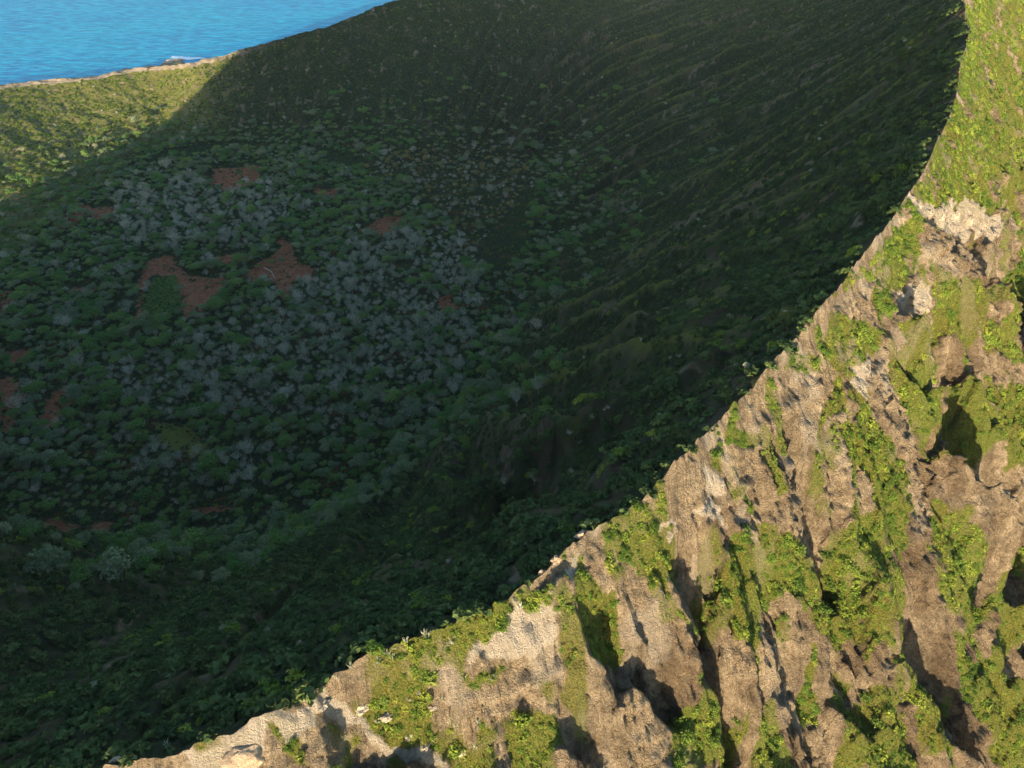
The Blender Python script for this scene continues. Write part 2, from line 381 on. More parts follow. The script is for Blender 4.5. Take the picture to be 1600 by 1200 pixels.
def masks(x, y, th, t, dz, zone):
    """veg (ground green), pale rock, red soil, dry brown, dark leaf litter"""
    wx = x+2.2*n2(x/7, y/7, 81)+.8*n2(x/2.2, y/2.2, 82); wy = y+2.2*n2(x/7, y/7, 83)+.8*n2(x/2.2, y/2.2, 84)
    z0 = np.zeros(x.shape)
    if zone == 0:
        red = sst(-.95, -.35, fbm(x/5, y/5, 3, 190)+.25*n2(x/18, y/18, 193))*anyin(RED, x+5*n2(x/16, y/16, 85)+3*n2(x/5, y/5, 87), y+5*n2(x/16, y/16, 86)+3*n2(x/5, y/5, 88)).astype(float)
        gr = anyin(GRASSF, x, y)*1.0
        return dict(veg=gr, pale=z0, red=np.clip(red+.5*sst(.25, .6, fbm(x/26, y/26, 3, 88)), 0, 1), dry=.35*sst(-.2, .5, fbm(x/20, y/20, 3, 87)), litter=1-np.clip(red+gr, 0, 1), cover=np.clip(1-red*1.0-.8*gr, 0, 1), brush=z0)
    lit_ = lambda x, y: sst(-400, -520, x)*sst(600, 700, y)  # where painted sunlight lies on the far left wall
    if zone == 1:
        wn = wall_n(x, y, th, t); wob = .05*fbm(x/9, y/9, 3, 89)
        right = sst(8, 24, th)*(1-sst(150, 172, th)); near = sst(45, 15, th)*sst(-90, -60, th); far = sst(110, 165, np.abs(th))
        line = np.exp(-((wn+wob*.6)/.05)**2)*right*sst(0, .2, t)
        spur = np.clip(line+sst(17, 22, dz+2*fbm(x/14, y/14, 3, 90))*.6, 0, 1)
        flank = sst(.03, .10, wn+wob)*sst(.40, .28, wn+wob)*sst(-.35, .25, fbm(x/45, y/45, 2, 98))*right*sst(0, .3, t)
        br = anyin(BAREW, wx, wy)*1.0
        patch = sst(.16+.08*far, .5+.08*far, fbm(x/(34-22*near), y/(34-22*near), 4, 91)+.25*lit_(x, y))
        rock = np.clip(sst(.40+.26*near, .6+.26*near, np.where(right > .3, fbm(rib_g(th, t)*7.2/7+.5*n2(x/8, y/8, 26), t*9+.5*n2(x/8, y/8, 28), 4, 92)-.12, fbm(x/10, y/14, 4, 92)-.07*far)+.06*sst(.55, 1, t)+.14*flank)*.85+.55*br*sst(-.3, .3, fbm(x/7, y/7, 3, 94)), 0, 1)
        lit = sst(-400, -520, x)*sst(600, 700, y)  # sunlight painted into the far left wall: brighter grass, less litter, thinner shrubs
        spk = sst(-.35, .35, fbm(x/4.5, y/4.5, 2, 97)); grass = np.clip(spur*.55*(.4+.6*spk)+.22*patch*(1-.4*spur)*spk+.05*flank*spk+.95*lit*(.5+.5*spk), 0, 1)
        cap = sst(-360, -500, x)*sst(880, 960, y)*sst(-30, -80, th)*sst(.94, .955, t+.012*n2(x/12, y/12, 95)+.006*n2(x/4, y/4, 96))
        rock = np.clip(rock+cap, 0, 1)
        lip = sst(.96, 1, t+.03*n2(x/5, y/5, 93))*sst(-.1, .3, n2(x/6, y/6, 93))
        cover = np.clip(1-.75*spur-.6*patch-rock*1.1-.55*flank*sst(-.3, .3, fbm(x/12, y/12, 2, 94)+.15)-.55*lit, 0.12, 1)*(1-cap)
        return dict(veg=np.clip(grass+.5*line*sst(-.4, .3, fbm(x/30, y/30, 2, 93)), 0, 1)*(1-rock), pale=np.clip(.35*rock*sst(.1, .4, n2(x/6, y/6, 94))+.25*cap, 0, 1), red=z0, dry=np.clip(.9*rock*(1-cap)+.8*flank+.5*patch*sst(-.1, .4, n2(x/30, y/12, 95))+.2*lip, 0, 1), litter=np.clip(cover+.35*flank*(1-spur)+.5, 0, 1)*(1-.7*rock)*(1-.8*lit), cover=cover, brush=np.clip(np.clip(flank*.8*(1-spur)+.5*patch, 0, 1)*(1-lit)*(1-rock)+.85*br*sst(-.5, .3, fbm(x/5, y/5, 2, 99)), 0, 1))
    v = anyin(VEG, wx, wy)*1.0
    n = fbm(x/11, y/11, 4, 96); strip = n2((th*7.6)/3.0, t/22, 97)
    inf = sst(.16, .34, n*.7+strip*.55-.1)*.85
    v = np.clip(v*sst(-.62, -.38, n)+inf*(1-v), 0, 1)
    p = anyin(PALE, wx, wy)*1.0
    p = np.clip(p+.5*sst(.2, .55, fbm(x/9+9, y/9, 3, 98))*sst(60, 0, t), 0, 1)
    v = v*(1-.85*p)
    dry = np.clip(sst(-.25, .4, fbm(x/16+5, y/16, 3, 99)+.6*n2(th*7.6/5, t/30, 100)-.15)*.85+.25*sst(20, 70, t), 0, 1)*sst(2, 14, t)
    return dict(veg=v, pale=p, red=z0, dry=dry, litter=z0, cover=v, brush=z0)

# ------------------------------------------------------------------ materials
def newmat(name):
    m = D.materials.new(name); m.use_nodes = True; nt = m.node_tree; b = nt.nodes['Principled BSDF']
    b.inputs['Roughness'].default_value = .9; b.inputs['Specular IOR Level'].default_value = .15
    return m, nt, b
def nd(nt, t, **k):
    n = nt.nodes.new(t)
    for a, v in k.items(): setattr(n, a, v)
    return n
def lk(nt, a, b): nt.links.new(a, b)
def mixc(nt, f, a, b, mode='MIX'):
    n = nd(nt, 'ShaderNodeMix', data_type='RGBA', blend_type=mode)
    for s, v in ((0, f), (6, a), (7, b)):
        if isinstance(v, (int, float)): n.inputs[s].default_value = v
        elif isinstance(v, tuple): n.inputs[s].default_value = (*v, 1)
        else: lk(nt, v, n.inputs[s])
    return n.outputs[2]
def noise(nt, vec, scale, detail=5, rough=.6):
    n = nd(nt, 'ShaderNodeTexNoise'); n.inputs['Scale'].default_value = scale; n.inputs['Detail'].default_value = detail; n.inputs['Roughness'].default_value = rough
    if vec is not None: lk(nt, vec, n.inputs['Vector'])
    return n.outputs['Fac']
def ramp(nt, f, stops):
    n = nd(nt, 'ShaderNodeValToRGB'); lk(nt, f, n.inputs[0]); e = n.color_ramp.elements
    while len(e) < len(stops): e.new(.5)
    for i, (p, c) in enumerate(stops): e[i].position = p; e[i].color = (*c, 1) if isinstance(c, tuple) else (c, c, c, 1)
    return n.outputs[0]
def terrain_mat():
    m, nt, b = newmat('crater_ground')
    tc = nd(nt, 'ShaderNodeNewGeometry').outputs['Position']
    A = nd(nt, 'ShaderNodeVertexColor', layer_name='cover_a'); B = nd(nt, 'ShaderNodeVertexColor', layer_name='cover_b')
    sa = nd(nt, 'ShaderNodeSeparateColor'); lk(nt, A.outputs[0], sa.inputs[0]); sb = nd(nt, 'ShaderNodeSeparateColor'); lk(nt, B.outputs[0], sb.inputs[0])
    mp = nd(nt, 'ShaderNodeMapping'); lk(nt, tc, mp.inputs[0]); mp.inputs['Scale'].default_value = (1, 1, 2.2)
    n1 = noise(nt, mp.outputs[0], .22, 10, .75); n2_ = noise(nt, mp.outputs[0], 1.6, 8, .8); n3_ = noise(nt, tc, .05, 4); n4 = noise(nt, tc, 3.2, 4, .7)
    rock = ramp(nt, n1, [(.3, (.145, .108, .07)), (.46, (.255, .195, .125)), (.6, (.37, .29, .19)), (.78, (.54, .44, .30))])
    rock = mixc(nt, .55, rock, ramp(nt, n2_, [(.36, .2), (.5, .5), (.64, .8)]), 'OVERLAY')
    fl = nd(nt, 'ShaderNodeAttribute', attribute_name='fall').outputs['Vector']
    mf = nd(nt, 'ShaderNodeMapping'); lk(nt, fl, mf.inputs[0]); mf.inputs['Scale'].default_value = (1.5, .13, 1); st1 = noise(nt, mf.outputs[0], 1, 6, .7)
    mf2 = nd(nt, 'ShaderNodeMapping'); lk(nt, fl, mf2.inputs[0]); mf2.inputs['Scale'].default_value = (.35, .05, 1); st2 = noise(nt, mf2.outputs[0], 1, 4, .6)
    rock = mixc(nt, .6, rock, ramp(nt, st1, [(.33, .15), (.46, .46), (.54, .54), (.68, .8)]), 'OVERLAY')
    rock = mixc(nt, .5, rock, ramp(nt, st2, [(.38, .3), (.62, .68)]), 'OVERLAY')
    n5 = noise(nt, tc, 6.5, 5, .8)
    rock = mixc(nt, .75, rock, ramp(nt, n5, [(.34, .12), (.48, .5), (.6, .62), (.7, .9)]), 'OVERLAY')
    vc = nd(nt, 'ShaderNodeTexVoronoi', feature='DISTANCE_TO_EDGE'); vc.inputs['Scale'].default_value = .42
    wv = nd(nt, 'ShaderNodeVectorMath', operation='ADD'); nz = nd(nt, 'ShaderNodeTexNoise'); nz.inputs['Scale'].default_value = .8; nz.inputs['Detail'].default_value = 4; lk(nt, tc, nz.inputs['Vector'])
    sc_ = nd(nt, 'ShaderNodeVectorMath', operation='SCALE'); lk(nt, nz.outputs['Color'], sc_.inputs[0]); sc_.inputs['Scale'].default_value = 3.2; lk(nt, tc, wv.inputs[0]); lk(nt, sc_.outputs[0], wv.inputs[1]); lk(nt, wv.outputs[0], vc.inputs['Vector'])
    crack = ramp(nt, vc.outputs['Distance'], [(.0, 0.0), (.05, 1.0)])
    rock = mixc(nt, crack, mixc(nt, .55, rock, (.45, .40, .36), 'MULTIPLY'), rock)
    rock = mixc(nt, sb.outputs[0], rock, mixc(nt, .8, rock, (.50, .45, .41), 'MULTIPLY'))
    pale = ramp(nt, n2_, [(.3, (.27, .22, .16)), (.5, (.47, .40, .31)), (.75, (.62, .56, .46))])
    c = mixc(nt, sa.outputs[1], rock, pale)
    grass = ramp(nt, n4, [(.3, (.05, .075, .014)), (.5, (.135, .165, .028)), (.7, (.28, .27, .058))])  # dark tones painted in so gaps between shrubs look shadowed
    grass = mixc(nt, ramp(nt, n3_, [(.4, 0.0), (.65, 1.0)]), grass, mixc(nt, .7, grass, (1.0, .78, .75), 'MULTIPLY'))
    soil = ramp(nt, n1, [(.3, (.15, .052, .024)), (.5, (.29, .10, .040)), (.7, (.40, .17, .085))])
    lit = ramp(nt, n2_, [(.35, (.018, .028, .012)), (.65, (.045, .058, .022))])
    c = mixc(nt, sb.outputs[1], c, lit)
    c = mixc(nt, sb.outputs[2], c, ramp(nt, n2_, [(.35, (.045, .035, .022)), (.65, (.11, .088, .05))]))
    c = mixc(nt, sa.outputs[0], c, grass)
    c = mixc(nt, sa.outputs[2], c, soil)
    lk(nt, c, b.inputs['Base Color'])
    bp = nd(nt, 'ShaderNodeBump'); bp.inputs['Strength'].default_value = 1.0; bp.inputs['Distance'].default_value = 1.3
    h0 = nd(nt, 'ShaderNodeMath', operation='ADD'); lk(nt, n2_, h0.inputs[0]); lk(nt, n4, h0.inputs[1]); h = nd(nt, 'ShaderNodeMath', operation='ADD'); lk(nt, h0.outputs[0], h.inputs[0]); hh = nd(nt, 'ShaderNodeMath', operation='MULTIPLY_ADD'); lk(nt, crack, hh.inputs[0]); hh.inputs[1].default_value = .25; lk(nt, st1, hh.inputs[2]); lk(nt, hh.outputs[0], h.inputs[1]); lk(nt, h.outputs[0], bp.inputs['Height']); lk(nt, bp.outputs[0], b.inputs['Normal'])
    return m
M = {}
M['ground'] = terrain_mat()
def leafmat(name, c0, c1, c2, var=.35, trans=.25):
    m, nt, b = newmat(name)
    oi = nd(nt, 'ShaderNodeObjectInfo'); g = nd(nt, 'ShaderNodeNewGeometry')
    n = noise(nt, g.outputs['Position'], .9, 2)
    a = nd(nt, 'ShaderNodeMath', operation='MULTIPLY_ADD'); lk(nt, oi.outputs['Random'], a.inputs[0]); a.inputs[1].default_value = .7; 
    s = nd(nt, 'ShaderNodeMath', operation='MULTIPLY_ADD'); lk(nt, n, s.inputs[0]); s.inputs[1].default_value = .9; s.inputs[2].default_value = -.3; lk(nt, s.outputs[0], a.inputs[2])
    c = ramp(nt, a.outputs[0], [(.1, c0), (.5, c1), (.95, c2)])
    lk(nt, c, b.inputs['Base Color'])
    if trans:
        tr = nd(nt, 'ShaderNodeBsdfTranslucent'); lk(nt, c, tr.inputs[0]); mx = nd(nt, 'ShaderNodeMixShader'); mx.inputs[0].default_value = trans
        lk(nt, b.outputs[0], mx.inputs[1]); lk(nt, tr.outputs[0], mx.inputs[2]); lk(nt, mx.outputs[0], nt.nodes['Material Output'].inputs[0])
    return m
M['leaf_dark'] = leafmat('dense_shrub_leaves', (.030, .052, .019), (.056, .088, .028), (.10, .135, .042))
M['leaf_tree'] = leafmat('tree_leaves', (.075, .16, .04), (.12, .21, .052), (.19, .27, .065))
M['leaf_grey'] = leafmat('grey_green_leaves', (.12, .17, .08), (.17, .215, .105), (.23, .26, .13))
M['leaf_gold'] = leafmat('yellow_leaves', (.13, .13, .05), (.22, .19, .06), (.33, .25, .07))
M['leaf_sun'] = leafmat('slope_shrub_leaves', (.065, .115, .016), (.135, .195, .028), (.24, .27, .042))
M['leaf_deep'] = leafmat('deep_green_leaves', (.055, .10, .016), (.09, .15, .022), (.15, .20, .035))
M['twig'] = leafmat('grey_twigs', (.24, .24, .165), (.34, .33, .235), (.45, .43, .315), trans=0)
M['bark'] = leafmat('bark', (.10, .08, .06), (.14, .115, .09), (.18, .15, .12), trans=0)
M['cactus'] = leafmat('pale_cactus_skin', (.17, .19, .13), (.25, .26, .18), (.33, .33, .25), trans=0)
M['palm'] = leafmat('palm_fronds', (.09, .12, .07), (.15, .17, .09), (.22, .22, .12))
def rockmat(name, dark, mid, light):
    m, nt, b = newmat(name); p = nd(nt, 'ShaderNodeNewGeometry').outputs['Position']
    n = noise(nt, p, .9, 8, .7); lk(nt, ramp(nt, n, [(.3, dark), (.5, mid), (.7, light)]), b.inputs['Base Color'])
    bp = nd(nt, 'ShaderNodeBump'); bp.inputs['Distance'].default_value = .3; lk(nt, noise(nt, p, 2.5, 6, .7), bp.inputs['Height']); lk(nt, bp.outputs[0], b.inputs['Normal'])
    return m
M['rock_pale'] = rockmat('pale_rock', (.15, .12, .085), (.28, .235, .175), (.43, .38, .30))
M['rock_tan'] = rockmat('tan_rock', (.20, .14, .09), (.34, .25, .165), (.46, .36, .25))
M['rock_dark'] = rockmat('dark_rock', (.07, .055, .045), (.13, .105, .085), (.19, .16, .13))
M['wood'] = rockmat('bleached_wood', (.38, .33, .28), (.5, .45, .38), (.62, .56, .48))
def seamat():
    m, nt, b = newmat('sea_water')
    p = nd(nt, 'ShaderNodeNewGeometry').outputs['Position']
    mp = nd(nt, 'ShaderNodeMapping'); lk(nt, p, mp.inputs[0]); mp.inputs['Scale'].default_value = (.55, 1.5, 1); mp.inputs['Rotation'].default_value = (0, 0, R(24))
    big = noise(nt, p, .0016, 3); w1 = noise(nt, mp.outputs[0], .055, 5, .55); w2 = noise(nt, mp.outputs[0], .02, 3, .5)
    c = ramp(nt, big, [(.35, (.002, .16, .36)), (.65, (.002, .25, .39))])
    c = mixc(nt, ramp(nt, w1, [(.40, .0), (.62, .8)]), c, (.02, .40, .58))
    caps = ramp(nt, noise(nt, mp.outputs[0], .11, 6, .7), [(.735, 0.0), (.77, 1.0)])
    c = mixc(nt, caps, c, (.6, .68, .72))
    lk(nt, c, b.inputs['Base Color']); b.inputs['Roughness'].default_value = .5; b.inputs['Specular IOR Level'].default_value = .05
    bp = nd(nt, 'ShaderNodeBump'); bp.inputs['Distance'].default_value = 14; bp.inputs['Strength'].default_value = .8
    a = nd(nt, 'ShaderNodeMath', operation='ADD'); lk(nt, w1, a.inputs[0]); lk(nt, w2, a.inputs[1])
    lk(nt, a.outputs[0], bp.inputs['Height']); lk(nt, bp.outputs[0], b.inputs['Normal'])
    return m
M['sea'] = seamat()
M['foam'], _nt, _b = newmat('sea_foam'); _b.inputs['Base Color'].default_value = (.75, .78, .8, 1)

# ------------------------------------------------------------------ mesh helpers
def mesh_from(name, verts, faces, mat, smooth=True):
    """faces: (n,3) or (n,4) int array or list of such arrays"""
    me = D.meshes.new(name); verts = np.asarray(verts, np.float32)
    if not isinstance(faces, list): faces = [faces]
    faces = [np.asarray(f, np.int32) for f in faces if len(f)]
    me.vertices.add(len(verts)); me.vertices.foreach_set('co', verts.ravel())
    nl = sum(f.size for f in faces); npg = sum(len(f) for f in faces)
    me.loops.add(nl); me.loops.foreach_set('vertex_index', np.concatenate([f.ravel() for f in faces]))
    me.polygons.add(npg); st = []; k = 0
    for f in faces: st.append(np.arange(len(f))*f.shape[1]+k); k += f.size
    me.polygons.foreach_set('loop_start', np.concatenate(st).astype(np.int32))
    me.polygons.foreach_set('use_smooth', np.full(npg, smooth))
    me.update(calc_edges=True); me.materials.append(mat)
    return me
def obj(name, me, parent=None):
    o = D.objects.new(name, me); COL.objects.link(o)
    if parent is not None: o.parent = parent
    return o
def tag(o, label=None, cat=None, group=None, kind=None):
    if label: o['label'] = label
    if cat: o['category'] = cat
    if group: o['group'] = group
    if kind: o['kind'] = kind
    return o

def terrain_patch(name, g, zone, jag=0):
    x, y, z = g['x'], g['y'], g['z']; n, k = x.shape
    mk = masks(x, y, g['thb'], g['t'], g['dz'], zone)
    X, Y, Z = x, y, z
    if jag:          # rock roughness along the face normal
        gx = np.gradient(z, axis=0); 
        e = sst(.5, 6, g['t'])
        bed = z*3.6+2.6*n3(x/9, y/9, z/9, 9)
        lay = (sst(-.25, .25, np.sin(bed))-.5)*.5*sst(-.1, .25, n3(x/14, y/14, z/14, 10))+(sst(-.3, .3, np.sin(bed*.31+1))-.5)*.8*sst(-.15, .2, n3(x/20, y/20, z/20, 11))
        q = (1.0*(.5-np.abs(n3(x/5, y/5, z/3.5, 3))*1.6)+.75*(.4-np.abs(n3(x/2.2, y/2.2, z/1.5, 5))*1.6)+.5*(.35-np.abs(n3(x/1.0, y/1.0, z/.8, 6))*1.6)+1.2*lay)*e*(1-.55*mk['veg'])
        a = np.radians(g['thb']); X = x+np.sin(a)*q*jag; Y = y-np.cos(a)*q*jag; Z = z+.5*q*jag
    V = np.stack([X, Y, Z], -1).reshape(-1, 3)
    i = np.arange(n-1)[:, None]*k+np.arange(k-1)[None, :]; i = i.ravel()
    F = np.stack([i, i+k, i+k+1, i+1], 1)
    me = mesh_from(name, V, F, M['ground'])
    for nm, ch in (('cover_a', ('veg', 'pale', 'red')), ('cover_b', ('dry', 'litter', 'brush'))):
        at_ = me.attributes.new(nm, 'FLOAT_COLOR', 'POINT')
        c = np.ones((V.shape[0], 4), np.float32)
        for j, q in enumerate(ch): c[:, j] = np.broadcast_to(mk[q], x.shape).ravel()
        at_.data.foreach_set('color', c.ravel())
    fa = me.attributes.new('fall', 'FLOAT_VECTOR', 'POINT'); c = np.zeros((V.shape[0], 3), np.float32)
    c[:, 0] = (g['thb']*7.6+.8*n2(x/9, y/9, 45)).ravel(); c[:, 1] = (np.broadcast_to(g['t'], x.shape)*(1 if zone == 2 else 200)).ravel(); fa.data.foreach_set('vector', c.ravel())
    o = obj(name, me); o['kind'] = 'structure'; return o
terrain_patch('crater_floor', G['floor'], 0)
terrain_patch('crater_wall', G['wall'], 1)
terrain_patch('outer_slope', G['outer'], 2, 1.0)

# the far outer hillside and the coast shelf, down to the shore
cp = np.array(coast)
def far_patch(name, g):
    th_c, r_c = pol(cp[:, 0], cp[:, 1]); th_c = np.where(th_c > 0, th_c-360, th_c); k = np.argsort(th_c)
    tt = np.where(g['thb'] > 100, g['thb']-360, g['thb'])
    rco = np.interp(tt, th_c[k], r_c[k], left=1500, right=1600)+8*n2(g['x']/25, g['y']/25, 7)+14*n2(g['x']/70, g['y']/70, 8)
    g['z'] = np.where(np.abs(g['thb']) > 110, g['z']-14*sst(-6, 16, g['r']-rco), g['z'])
    x = g['x']; n, k = x.shape; V = np.stack([x, g['y'], g['z']], -1).reshape(-1, 3)
    i = (np.arange(n-1)[:, None]*k+np.arange(k-1)[None, :]).ravel()
    me = mesh_from(name, V, np.stack([i, i+k, i+k+1, i+1], 1), M['ground'])
    shore = sst(25, 120, g['t'])
    vv = sst(-.1, .4, fbm(x/50, g['y']/50, 4, 12))*.55*(1-.4*shore)
    for nm, ch in (('cover_a', (vv, 0*x+.12, 0*x)), ('cover_b', (1+0*x, 0*x, 0*x))):
        a = me.attributes.new(nm, 'FLOAT_COLOR', 'POINT'); c = np.ones((V.shape[0], 4), np.float32)
        for j, q in enumerate(ch): c[:, j] = q.ravel()
        a.data.foreach_set('color', c.ravel())
    o = obj(name, me); o['kind'] = 'structure'
far_patch('hillside', G['farA']); far_patch('coast', G['farB'])
# sea: one sheet to the horizon with real swell near the shore
me = mesh_from('sea', [(-9000,-9000,-60),(9000,-9000,-60),(9000,9000,-60),(-9000,9000,-60)], np.array([[0,1,2,3]]), M['sea'], False)
obj('sea', me)['kind'] = 'structure'

# ------------------------------------------------------------------ plants: meshes
def leafy(seed, lobes, n, size, squash=.8, inner=.25):
    """scatter of small leaf sprays over several lobes: [(x,y,z,r)...]"""
    r = np.random.RandomState(seed); L = np.array(lobes, float); w = L[:, 3]**2; w /= w.sum()
    k = r.choice(len(L), n, p=w); d = r.randn(n, 3); d /= np.linalg.norm(d, axis=1)[:, None]; d[:, 2] = np.where(d[:, 2] < -.35, -d[:, 2], d[:, 2])
    rad = L[k, 3]*(1-inner*r.rand(n)**1.5)*(1+.22*r.randn(n)*.6)
    c = L[k, :3]+d*rad[:, None]*np.array([1, 1, squash])
    a = d+.75*r.randn(n, 3); a /= np.linalg.norm(a, axis=1)[:, None]
    b = np.cross(a, r.randn(n, 3)); b /= np.linalg.norm(b, axis=1)[:, None]+1e-9; e = np.cross(a, b)
    s = size*(.55+.9*r.rand(n))[:, None]
    V = np.stack([c-b*s*.5, c+e*s*.38+a*s*.12, c+b*s*.5, c-e*s*.38], 1).reshape(-1, 3)
    F = np.arange(n*4).reshape(-1, 4); return V, F
def tube_bits(paths, sides=4):
    V = []; F = []; o = 0
    for P in paths:                               # P: list of (x,y,z,r)
        P = np.array(P, float); n = len(P)
        for i in range(n):
            t = P[min(i+1, n-1), :3]-P[max(i-1, 0), :3]; t /= np.linalg.norm(t)+1e-9
            u = np.cross(t, [.3, .2, 1] if abs(t[2]) < .9 else [1, 0, 0]); u /= np.linalg.norm(u)+1e-9; v = np.cross(t, u)
            for s in range(sides):
                q = 2*np.pi*s/sides; V.append(P[i, :3]+(u*np.cos(q)+v*np.sin(q))*P[i, 3])
        for i in range(n-1):
            for s in range(sides):
                F.append((o+i*sides+s, o+i*sides+(s+1) % sides, o+(i+1)*sides+(s+1) % sides, o+(i+1)*sides+s))
        F.append(tuple(o+(n-1)*sides+s for s in range(sides)) if sides == 4 else (o+(n-1)*sides, o+(n-1)*sides+1, o+(n-1)*sides+2, o+(n-1)*sides+2))
        o += n*sides
    return np.array(V), np.array(F)
def bent(r, p, d, ln, rad, n=4, wob=.25, lift=.1):
    out = [(*p, rad)]; p = np.array(p, float); d = np.array(d, float)
    for i in range(n):
        d = d+wob*r.randn(3)*.6+np.array([0, 0, lift]); d /= np.linalg.norm(d); p = p+d*ln/n; out.append((*p, rad*(1-.75*(i+1)/n)))
    return out, d
def tree_parts(seed, W=10., H=8., kind='round'):
    """(trunk verts, faces), (crown verts, faces)"""
    r = np.random.RandomState(seed); paths = []; lobes = []
    tp, d = bent(r, (0, 0, -.6), (.12*r.randn(), .12*r.randn(), 1), H*.42, .045*H*.8, 3, .12); paths.append([(x, y, z, max(q, .16)) for x, y, z, q in tp]); top = np.array(tp[-1][:3])
    nb = r.randint(5, 8); a0 = r.rand()*6.28
    for i in range(nb):
        a = a0+i*6.28/nb+.35*r.randn(); reach = W*.5*(.45+.4*r.rand()); 
        dd = np.array([np.cos(a), np.sin(a), .75+.3*r.rand()]); dd /= np.linalg.norm(dd)
        bp, _ = bent(r, top-np.array([0, 0, H*.08*r.rand()]), dd, reach*1.25, .16, 3, .2); paths.append([(x, y, z, max(q, .06)) for x, y, z, q in bp]); e = bp[-1]
        lobes.append((e[0]*.92, e[1]*.92, min(e[2], H*.80)+.1*H*r.rand(), W*(.15+.09*r.rand())))
        if r.rand() < .7: lobes.append((e[0]*.55+r.randn()*.5, e[1]*.55+r.randn()*.5, H*(.78+.14*r.rand()), W*(.14+.08*r.rand())))
    if kind == 'bare':
        tw = []
        for P in list(paths[1:]):
            for q in range(6):
                i = r.randint(1, len(P)); p = P[i][:3]; dd = np.array([P[i][0], P[i][1], 0])*.25/W*4+np.array([r.randn()*.6, r.randn()*.6, 1.0]); dd /= np.linalg.norm(dd)
                bp, _ = bent(r, p, dd, W*(.16+.14*r.rand()), .07, 3, .35, .05); tw.append([(x, y, z, max(w, .035)) for x, y, z, w in bp])
        fine = []
        for P in tw:
            for q in range(7):
                i = r.randint(1, len(P)); p = P[i][:3]; dd = np.array([r.randn()*.7, r.randn()*.7, .9]); dd /= np.linalg.norm(dd)
                bp, _ = bent(r, p, dd, W*(.07+.08*r.rand()), .035, 2, .4, 0); fine.append([(x, y, z, max(w, .022)) for x, y, z, w in bp])
        tv, tf = tube_bits(paths); cv, cf = tube_bits(tw+fine, 3)
        # brush of fine twigs
        n = 300; L = np.array(lobes); k = r.choice(len(L), n); d = r.randn(n, 3); d /= np.linalg.norm(d, axis=1)[:, None]; d[:, 2] = np.abs(d[:, 2]); c = L[k, :3]+d*L[k, 3:]*(.5+.6*r.rand(n)[:, None])
        dr = d+.5*r.randn(n, 3)+np.array([0, 0, .5]); dr /= np.linalg.norm(dr, axis=1)[:, None]; sd = np.cross(dr, r.randn(n, 3)); sd /= np.linalg.norm(sd, axis=1)[:, None]
        ln = W*(.06+.07*r.rand(n))[:, None]; V = np.stack([c-sd*.055, c+sd*.055, c+dr*ln+sd*.02, c+dr*ln-sd*.02], 1).reshape(-1, 3)
        cf = np.concatenate([cf, np.arange(n*4).reshape(-1, 4)+len(cv)]); cv = np.concatenate([cv, V])
        return (tv, tf), (cv, cf)
    tv, tf = tube_bits(paths)
    cv, cf = leafy(seed+50, lobes, 620 if kind == 'round' else 420, .78 if kind == 'round' else .8, .62)
    return (tv, tf), (cv, cf)
def fan_palm(seed):
    r = np.random.RandomState(seed); tv, tf = tube_bits([[(0, 0, -.5, .3), (.1, 0, 2, .24), (.15, .1, 4.6, .2)]], 4)
    V = []; F = []; c = np.array([.15, .1, 4.6])
    for i in range(26):
        a = i*2.4; el = .9-1.5*i/26; d = np.array([np.cos(a)*np.cos(el), np.sin(a)*np.cos(el), np.sin(el)]); s = np.array([-np.sin(a), np.cos(a), 0])
        b = c+d*1.2
        for q in np.linspace(-1.1, 1.1, 7):
            e = b+(d*np.cos(q)+s*np.sin(q))*1.25-np.array([0, 0, .2*abs(q)]); w = np.cross(e-b, [0, 0, 1]); w /= np.linalg.norm(w)+1e-9; k = len(V)
            V += [b-w*.05, b+w*.05, (b+e)/2+w*.14, e, ]; F.append((k, k+1, k+2, k+3))
        k = len(V); V += [c-s*.05, c+s*.05, b+s*.05, b-s*.05]; F.append((k, k+1, k+2, k+3))
    return (tv, tf), (np.array(V), np.array(F))
def shrub_mesh(seed, r0=1.0, n=150, size=.42, nl=6, squash=.75):
    r = np.random.RandomState(seed); L = [(0, 0, .35*r0, .62*r0)]
    for i in range(nl): a = r.rand()*6.28; q = r0*(.35+.35*r.rand()); L.append((np.cos(a)*q, np.sin(a)*q, r0*(.15+.4*r.rand()), r0*(.28+.2*r.rand())))
    return leafy(seed, L, n, size*r0, squash)
def cactus_mesh(seed, n=13):
    r = np.random.RandomState(seed); ps = []
    for i in range(n):
        a = r.rand()*6.28; t = .2+.9*r.rand(); d = np.array([np.cos(a)*t, np.sin(a)*t, .9]); d /= np.linalg.norm(d)
        P, _ = bent(r, (np.cos(a)*.12, np.sin(a)*.12, -.2), d, .8+.7*r.rand(), .075, 4, .12, .22); ps.append([(x, y, z, max(.035, w)) for x, y, z, w in P])
    return tube_bits(ps, 4)
